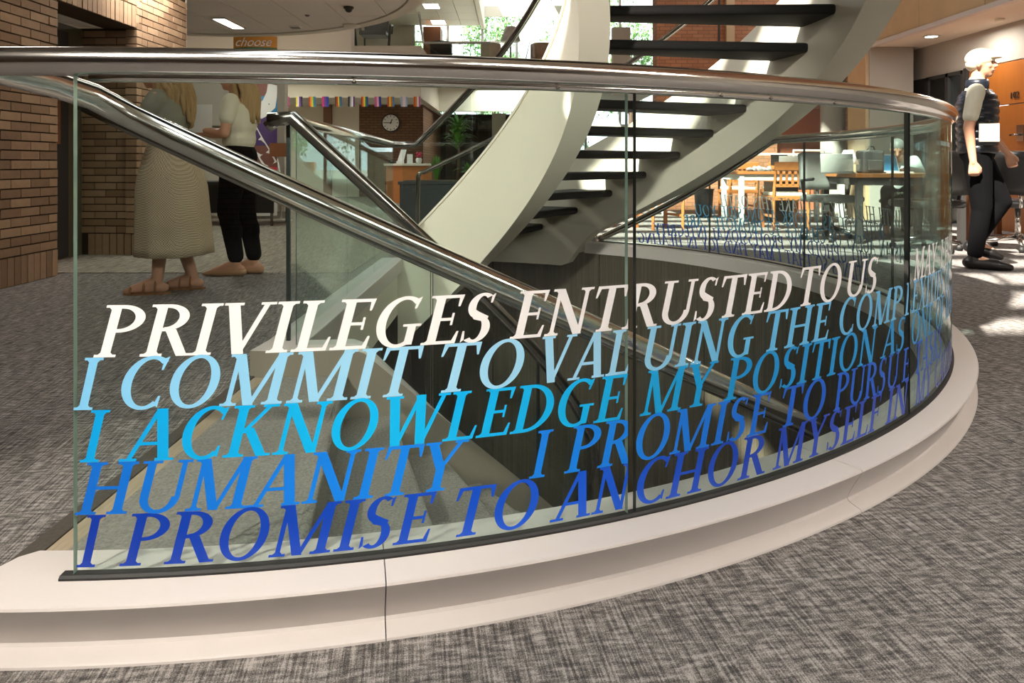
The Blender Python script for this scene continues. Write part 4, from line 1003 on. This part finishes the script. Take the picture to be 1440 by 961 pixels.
ml = thing('shaded_lamp', (W(718, 0, 21.2).x, 21.2, 3.5), 'big white shaded lamp on the mezzanine before the windows', 'lamp')
MB().lathe([(.16, 0), (.16, .03), (.03, .05), (.025, 1.05)], 16).obj('base', M['steel'], ml, True); MB().lathe([(.30, 1.0), (.16, 1.42)], 24).obj('shade', M['paper'], ml, True)
mg = thing('mezzanine_guard', (0, 20.05, 3.5), 'glass guard with a thin pale rail along the mezzanine edge', 'railing')
box('glass_panel', -2.5, -.65, 0, .012, 0, .72, M['glass'], mg); MB().tube([(-2.5, 0, .75), (-.6, 0, .75)], .03, 8).obj('rail', M['whitemetal'], mg, True); MB().tube([(-2.5, 0, .75), (-2.1, -4.0, .75)], .03, 8).obj('rail', M['whitemetal'], mg, True)
box('glass_panel', -3.7, -2.1, -4.0, -3.988, 0, .72, M['glass'], mg)

# ------------------------------------------------------------------ people
def hand(b, wrist, d, palmn, curl=.5, side=1):
    """palm with five separate fingers; d = pointing direction, palmn = palm normal"""
    wrist, d, n = Vector(wrist), Vector(d).normalized(), Vector(palmn).normalized(); s = d.cross(n)*side
    c = wrist+d*.045
    for k in range(4): b.cap(wrist+s*(-.022+.015*k)*.6, .015, wrist+s*(-.030+.020*k)+d*.085, .0115, 8)
    for k, L in enumerate((.062, .072, .068, .052)):
        p0 = wrist+s*(-.030+.020*k)+d*.085; d1 = (d*math.cos(curl*.7)+n*math.sin(curl*.7)).normalized(); p1 = p0+d1*L*.5
        d2 = (d*math.cos(curl*1.8)+n*math.sin(curl*1.8)).normalized(); p2 = p1+d2*L*.5
        b.cap(p0, .0100, p1, .0092, 8); b.cap(p1, .0092, p2, .0078, 8)
    t0 = wrist+d*.02-s*.025; t1 = t0+d*.03-s*.022+n*.012; t2 = t1+d*.030-s*.002+n*.012
    b.cap(t0, .014, t1, .0115, 8); b.cap(t1, .0110, t2, .0090, 8)
def human(nm, label, loc, rz, J, scale=1.0, female=False, vox=.0085):
    t = thing(nm, loc, label, 'person', rz); b = MB()
    hd, nk, ch, pv = Vector(J['head']), Vector(J['neck']), Vector(J['chest']), Vector(J['pelvis'])
    look = J.get('look', 0); Rz = Matrix.Rotation(look, 3, 'Z') @ Matrix.Rotation(J.get('nod', 0), 3, 'X')
    H = lambda v: hd+Rz @ Vector(v)
    b.ball(hd+Rz @ Vector((0, -.008, .02)), (.074, .093, .098), 18, Rz); b.ball(H((0, .028, -.035)), (.056, .062, .075), 16, Rz)
    b.ball(H((0, .052, -.085)), (.030, .028, .024), 12, Rz)
    b.cap(H((0, .085, .015)), .010, H((0, .104, -.022)), .014, 8); b.cap(H((-.032, .072, .030)), .013, H((.032, .072, .030)), .013, 8)
    b.cap(H((-.020, .080, -.054)), .011, H((.020, .080, -.054)), .011, 8)
    for s in (-1, 1): b.ball(H((s*.076, -.005, -.008)), (.010, .018, .030), 10, Rz); b.ball(H((s*.04, .062, -.022)), (.020, .018, .02), 10, Rz)
    b.cap(nk-Vector((0, 0, .02)), .058, H((0, -.018, -.06)), .052, 14)
    sw = .165 if female else .195
    b.ball(ch, (sw*.95, .115, .19), 20); b.ball((ch+pv)/2, (.125 if female else .145, .10, .18), 18); b.ball(pv, (.165 if female else .16, .115, .13), 18)
    b.cap(Vector(J['shR']), .052, Vector(J['shL']), .052, 12); b.cap(nk-Vector((0, 0, .03)), .062, ch+Vector((0, 0, .08)), .10, 14)
    for q in 'LR':
        k = .9 if female else 1
        b.cap(J['sh'+q], .052*k, J['el'+q], .040*k, 12); b.cap(J['el'+q], .040*k, J['wr'+q], .026*k, 12)
        b.cap(J['hip'+q], .088, J['kn'+q], .056, 14); b.cap(J['kn'+q], .055, J['an'+q], .036, 14)
        kn, an = Vector(J['kn'+q]), Vector(J['an'+q]); b.ball(kn.lerp(an, .28)+Vector((0, -.012, 0)), (.05, .056, .10), 12)
        to_ = Vector(J['to'+q]); fd = (to_-an).normalized(); heel = an-Vector((fd.x, fd.y, 0))*.045-Vector((0, 0, .045))
        b.cap(heel, .030, to_-fd*.05, .030, 12); b.cap(an, .036, to_-fd*.06, .028, 12); b.cap(to_-fd*.07, .028, to_, .018, 12)
        hn = J.get('hd'+q, ((0, 0, -1), (1 if q == 'L' else -1, 0, 0), .6)); hand(b, J['wr'+q], hn[0], hn[1], hn[2], 1 if q == 'L' else -1)
    body = remeshed(b.obj('body', M['skin'], t), vox, 3)
    for s in (-1, 1):
        MB().ball(H((s*.031, .078, .012)), (.011, .009, .007), 10, Rz).obj('eye', M['eye'], body, True)
        MB().tube([H((s*.018, .086, .034)), H((s*.034, .083, .038)), H((s*.050, .070, .032))], .0035, 6).obj('eyebrow', M['eye'], body, True)
    MB().ball(H((0, .0905, -.054)), (.021, .007, .006), 10, Rz).obj('mouth', M['lip'], body, True)
    return t, H, Rz
def elloft(secs, n=28):
    """secs: list of (center, rx, ry, [rotation]) rings"""
    b = MB(); vs = []; fs = []
    for c, rx, ry in secs:
        for k in range(n): a = 2*math.pi*k/n; vs.append(Vector(c)+Vector((rx*math.cos(a), ry*math.sin(a), 0)))
    for i in range(len(secs)-1):
        for k in range(n): q = (k+1) % n; fs.append((i*n+k, i*n+q, (i+1)*n+q, (i+1)*n+k))
    return b.add(vs, fs)
def clothes(nm, caps, balls, m, parent, vox=.01, sm=3, **kw):
    b = MB()
    for c in caps: b.cap(*c, 14)
    for c in balls: b.ball(*c)
    return remeshed(b.obj(nm, m, parent, **kw), vox, sm)

# --- walking man on the right
J = dict(head=(0, .03, 1.655), neck=(0, 0, 1.50), chest=(0, 0, 1.26), pelvis=(0, 0, .94), shL=(-.19, 0, 1.42), shR=(.19, -.01, 1.42), elL=(-.26, .07, 1.14), elR=(.225, -.06, 1.13),
         wrL=(-.25, .22, .93), wrR=(.235, -.03, .86), hipL=(-.09, 0, .92), hipR=(.09, 0, .92), knL=(-.09, .17, .54), anL=(-.09, .0, .20), toL=(-.09, .14, .11), knR=(.08, .03, .49), anR=(.08, -.02, .085), toR=(.08, .20, .025),
         look=rad(-12), hdR=((0, .05, -1), (-1, 0, 0), 1.3), hdL=((.1, .3, -1), (1, 0, 0), .9))
t, H, Rz = human('person', 'person in a white cap and dark quilted vest walking past on the right', (3.78, 5.78, 0), rad(-122), J)
clothes('trousers', [((-.09, 0, .92), .105, (-.09, .17, .54), .074), ((-.09, .17, .54), .072, (-.09, .01, .24), .056), ((.09, 0, .92), .105, (.08, .03, .49), .076), ((.08, .03, .49), .074, (.08, -.015, .13), .058)], [((0, 0, .95), (.175, .13, .13), 18)], M['pants'], t)
clothes('shoe', [((.08, -.06, .05), .046, (.08, .14, .042), .045), ((.08, .14, .042), .045, (.08, .215, .03), .028), ((.08, -.03, .06), .048, (.08, -.02, .13), .044)], [], M['shoe'], t, .007)
clothes('shoe', [((-.09, -.055, .16), .046, (-.09, .10, .115), .045), ((-.09, .10, .115), .045, (-.09, .16, .09), .028), ((-.09, -.02, .17), .048, (-.09, -.0, .25), .044)], [], M['shoe'], t, .007)
clothes('shirt', [((-.187, 0, 1.42), .066, (-.235, .045, 1.23), .056), ((.187, -.01, 1.42), .066, (.216, -.047, 1.22), .057), ((0, -.005, 1.44), .085, (0, 0, 1.51), .066)], [((0, 0, 1.28), (.185, .12, .19), 18)], M['tee'], t)
secs = []; z = .93
while z < 1.44:
    u = (z-.93)/.51; env = 1.0 if u < .75 else 1-.35*((u-.75)/.25)**2; q = abs(math.sin(math.pi*(z-.93)/.062))**.5*.014
    secs.append(((0, .0, z), (.185+.03*u)*env+q, (.132+.012*u)*env+q)); z += .0077
v = elloft(secs, 36).obj('vest', M['vest'], t, True); md = v.modifiers.new('s', 'SOLIDIFY'); md.thickness = .012
MB().lathe([(.07, 1.43), (.082, 1.46), (.085, 1.50), (.078, 1.53)], 22).obj('collar', M['vest'], t, True)
b = MB(); b.ball(H((0, -.012, .045)), (.088, .108, .085), 22, Rz); cpv = remeshed(b.obj('cap', M['paleblond'], t), .008, 2)
MB().ball(H((0, .09, .045)), (.058, .05, .010), 14, Rz).obj('cap_brim', M['paleblond'], cpv, True)
MB().ball(H((0, -.04, .0)), (.080, .075, .06), 16, Rz).obj('hair', M['paleblond'], t, True)
bg_ = thing('badge_card', (3.71, 5.53, 1.02), 'white card hanging on the dark vest of the walking person', 'card', rad(-15)); box('card', -.07, .07, -.008, .0, 0, .14, M['tee'], bg_, .002); box('clip', -.01, .01, -.012, -.0, .145, .165, M['steel'], bg_)
wt = None

# --- woman in the long knit skirt
J = dict(head=(0, .10, 1.465), neck=(0, .04, 1.335), chest=(0, .01, 1.14), pelvis=(0, 0, .86), shL=(-.155, .03, 1.275), shR=(.155, .01, 1.275), elL=(-.21, .15, 1.06), elR=(.20, .17, 1.09),
         wrL=(-.12, .30, 1.18), wrR=(.11, .34, 1.20), hipL=(-.08, 0, .84), hipR=(.08, 0, .84), knL=(-.08, .02, .46), anL=(-.085, .05, .085), toL=(-.10, .24, .022), knR=(.08, 0, .46), anR=(.08, -.12, .085), toR=(.09, .07, .022),
         nod=rad(-12), hdL=((.3, .8, .3), (0, 0, 1), .9), hdR=((-.3, .8, .3), (0, 0, 1), .9))
# her left foot stands nearer the camera
t, H, Rz = human('person', 'person with long wavy blonde hair in a long knitted cream skirt and strappy sandals', (-2.27, 4.72, 0), rad(97), J, female=True)
rows = []
for i in range(15):
    u = i/14; z = 1.03-.78*u; rows.append(((0, -.03+.03*(1-u), z), .135+.075*min(1, u*3)+.045*u+.004*math.sin(i*2), .115+.08*min(1, u*2.5)+.03*u))
sk = elloft(rows, 48)
for i, vv in enumerate(sk.v):
    a = 2*math.pi*(i % 48)/48; u = (i//48)/14; f = 1+.035*u*math.sin(a*9+1)+.02*u*math.sin(a*4); vv.x *= f; vv.y *= f
so = sk.obj('skirt', M['skirt'], t, True); md = so.modifiers.new('s', 'SOLIDIFY'); md.thickness = .006
clothes('top', [((-.145, .03, 1.27), .064, (-.168, .065, 1.21), .058), ((.145, .01, 1.27), .064, (.168, .055, 1.21), .058), ((0, .02, 1.28), .075, (0, .03, 1.31), .062)], [((0, .01, 1.15), (.172, .128, .19), 18), ((0, 0, 1.02), (.145, .118, .14), 18)], M['topgrey'], t)
def longhair(H, Rz, length, m, t, seed, wavy=.012, back=.13):
    rnd = random.Random(seed); b = MB(); b.ball(H((0, -.015, .035)), (.086, .103, .096), 20, Rz)
    for k in range(34):
        a = rad(rnd.uniform(175, 365)); r0 = .078; x0, y0 = r0*math.cos(a), r0*math.sin(a)*1.15-.015; L = length*rnd.uniform(.8, 1.05); pts = []; rs = []
        for i in range(9):
            u = i/8; base = H((x0, y0, .03)); out = Vector((math.cos(a)*.02*u, (-back*min(1, u*2.2)*(.35+.65*abs(math.sin(a)))), 0))
            pts.append(base+Rz @ out*1.2+Vector((wavy*math.sin(u*9+k), wavy*math.cos(u*8+k*2), -L*u))); rs.append(.022*(1-.65*u)+.004)
        b.tube(pts, rs, 7)
    return b.obj('hair', m, t, True)
longhair(H, Rz, .46, M['blonde'], t, 1, .014, .12)
def sandal(an, to_, m, t):
    an = Vector(an); to_ = Vector(to_); fd = Vector((to_.x-an.x, to_.y-an.y, 0)).normalized(); sd_ = fd.cross(Vector((0, 0, 1))); heel = Vector((an.x, an.y, 0))-fd*.07; n = 12; vs = []
    for z in (.0, .014):
        for k in range(n):
            a = 2*math.pi*k/n; c = heel.lerp(Vector((to_.x, to_.y, 0)), .5); Lh = ((Vector((to_.x, to_.y, 0))-heel).length+.03)/2; p = c+fd*Lh*math.cos(a)+sd_*.040*math.sin(a); vs.append((p.x, p.y, z))
    o = mo('sandal', vs, [tuple(reversed(range(n))), tuple(range(n, 2*n))]+[(k, (k+1) % n, (k+1) % n+n, k+n) for k in range(n)], m, t)
    for f, hgt, w_ in ((.86, .045, .042), (.55, .075, .044), (.28, .105, .046)):
        c = heel.lerp(Vector((to_.x, to_.y, 0)), f); pts = [c+sd_*w_*math.cos(rad(a))+Vector((0, 0, .008+hgt*math.sin(rad(a)))) for a in range(0, 181, 20)]; MB().tube(pts, .007, 6).obj('strap', m, o, True)
sandal(J['anL'], J['toL'], M['sandal'], t); sandal(J['anR'], J['toR'], M['sandal'], t)

# --- woman in the cream tee
J = dict(head=(0, .05, 1.515), neck=(0, .01, 1.375), chest=(0, 0, 1.17), pelvis=(0, 0, .88), shL=(-.155, 0, 1.31), shR=(.155, 0, 1.31), elL=(-.19, .03, 1.07), elR=(.19, .06, 1.07),
         wrL=(-.09, .25, 1.10), wrR=(.09, .27, 1.07), hipL=(-.08, 0, .86), hipR=(.08, 0, .86), knL=(-.07, .06, .48), anL=(-.06, .0, .10), toL=(-.06, .20, .024), knR=(.07, -.02, .48), anR=(.06, -.09, .10), toR=(.07, .12, .024),
         hdL=((.5, .8, .1), (0, 0, 1), .8), hdR=((-.5, .8, .1), (0, 0, 1), .8))
t, H, Rz = human('person', 'person with straight blonde hair in a cream tee, black trousers and pointed flats', (-2.08, 5.42, 0), rad(88), J, female=True)
clothes('trousers', [((-.08, 0, .86), .104, (-.07, .06, .48), .076), ((-.07, .055, .48), .074, (-.06, .0, .15), .058), ((.08, 0, .86), .104, (.07, -.02, .48), .076), ((.07, -.025, .48), .074, (.06, -.09, .15), .058), ((-.068, .025, .37), .07, (-.066, .015, .32), .068), ((.068, -.055, .37), .07, (.066, -.065, .32), .068)], [((0, 0, .90), (.175, .128, .13), 18)], M['pants'], t)
clothes('tee', [((-.148, 0, 1.31), .064, (-.178, .015, 1.19), .060), ((.148, 0, 1.31), .064, (.178, .02, 1.19), .060), ((0, 0, 1.31), .075, (0, .0, 1.345), .06)], [((0, 0, 1.18), (.172, .128, .19), 18), ((0, 0, 1.04), (.15, .12, .13), 18)], M['tee'], t)
longhair(H, Rz, .40, M['blonde'], t, 4, .004, .075)
for q in 'LR':
    an, to_ = Vector(J['an'+q]), Vector(J['to'+q]); clothes('flat_shoe', [((an.x, an.y-.05, .035), .033, (to_.x, to_.y-.05, .03), .034), ((to_.x, to_.y-.05, .03), .034, (to_.x, to_.y+.05, .016), .012)], [], M['nude'], t, .007)
cup = thing('paper_cup', (-2.38, 5.40, 1.10), 'white cup held by the person in the cream tee', 'cup'); MB().lathe([(.035, 0), (.045, .11), (.048, .112), (.048, .12), (.04, .122)], 20).obj('vessel', M['paper'], cup, True); MB().lathe([(.046, .12), (.044, .13), (.02, .132)], 20).obj('lid', M['whitemetal'], cup, True)
ppr = thing('folder', (-2.30, 5.30, 1.10), 'pale grey folder carried by the person in the cream tee', 'folder', rad(8)); box('cover', -.13, .06, 0, .006, -.02, .19, M['paper'], ppr); box('sheet', -.125, .055, .006, .012, -.015, .185, M['paper'], ppr)

# --- seated reader
J = dict(head=(0, .22, 1.02), neck=(0, .12, .93), chest=(0, .03, .76), pelvis=(0, -.08, .50), shL=(-.18, .06, .88), shR=(.18, .06, .88), elL=(-.24, .22, .74), elR=(.24, .22, .74), wrL=(-.08, .40, .78), wrR=(.08, .40, .78),
         hipL=(-.1, -.05, .50), hipR=(.1, -.05, .50), knL=(-.11, .36, .50), knR=(.11, .36, .50), anL=(-.11, .34, .09), anR=(.11, .34, .09), toL=(-.11, .52, .025), toR=(.11, .52, .025), nod=rad(-35), hdL=((.3, 1, 0), (0, 0, -1), .4), hdR=((-.3, 1, 0), (0, 0, -1), .4))
t, H, Rz = human('person', 'seated person in a grey shirt bent over a table behind the glass', (4.75, 8.75, 0), rad(150), J, vox=.012)
clothes('shirt', [((-.17, .06, .88), .070, (-.24, .22, .74), .056), ((.17, .06, .88), .07, (.24, .22, .74), .056), ((-.24, .22, .74), .056, (-.1, .37, .78), .042), ((.24, .22, .74), .056, (.1, .37, .78), .042)], [((0, .04, .77), (.19, .135, .19), 18), ((0, -.04, .6), (.17, .13, .16), 18)], M['whitemetal'], t)
clothes('trousers', [((-.1, -.05, .50), .10, (-.11, .36, .50), .07), ((.1, -.05, .50), .10, (.11, .36, .50), .07), ((-.11, .36, .50), .07, (-.11, .34, .14), .055), ((.11, .36, .50), .07, (.11, .34, .14), .055)], [((0, -.06, .5), (.18, .15, .12), 16)], M['pants'], t)
MB().ball(H((0, -.02, .035)), (.082, .1, .09), 16, Rz).obj('hair', M['greyplastic'], t, True)
stl = thing('stool', (4.78, 8.82, 0), 'dark stool under the seated reader', 'stool'); MB().lathe([(.2, .36), (.21, .38), (.2, .40)], 20).obj('seat', M['leather'], stl, True)
for k in range(4): a = rad(45+90*k); MB().tube([(.2*math.cos(a), .2*math.sin(a), 0), (.14*math.cos(a), .14*math.sin(a), .37)], .014, 8).obj('leg', M['steel'], stl, True)
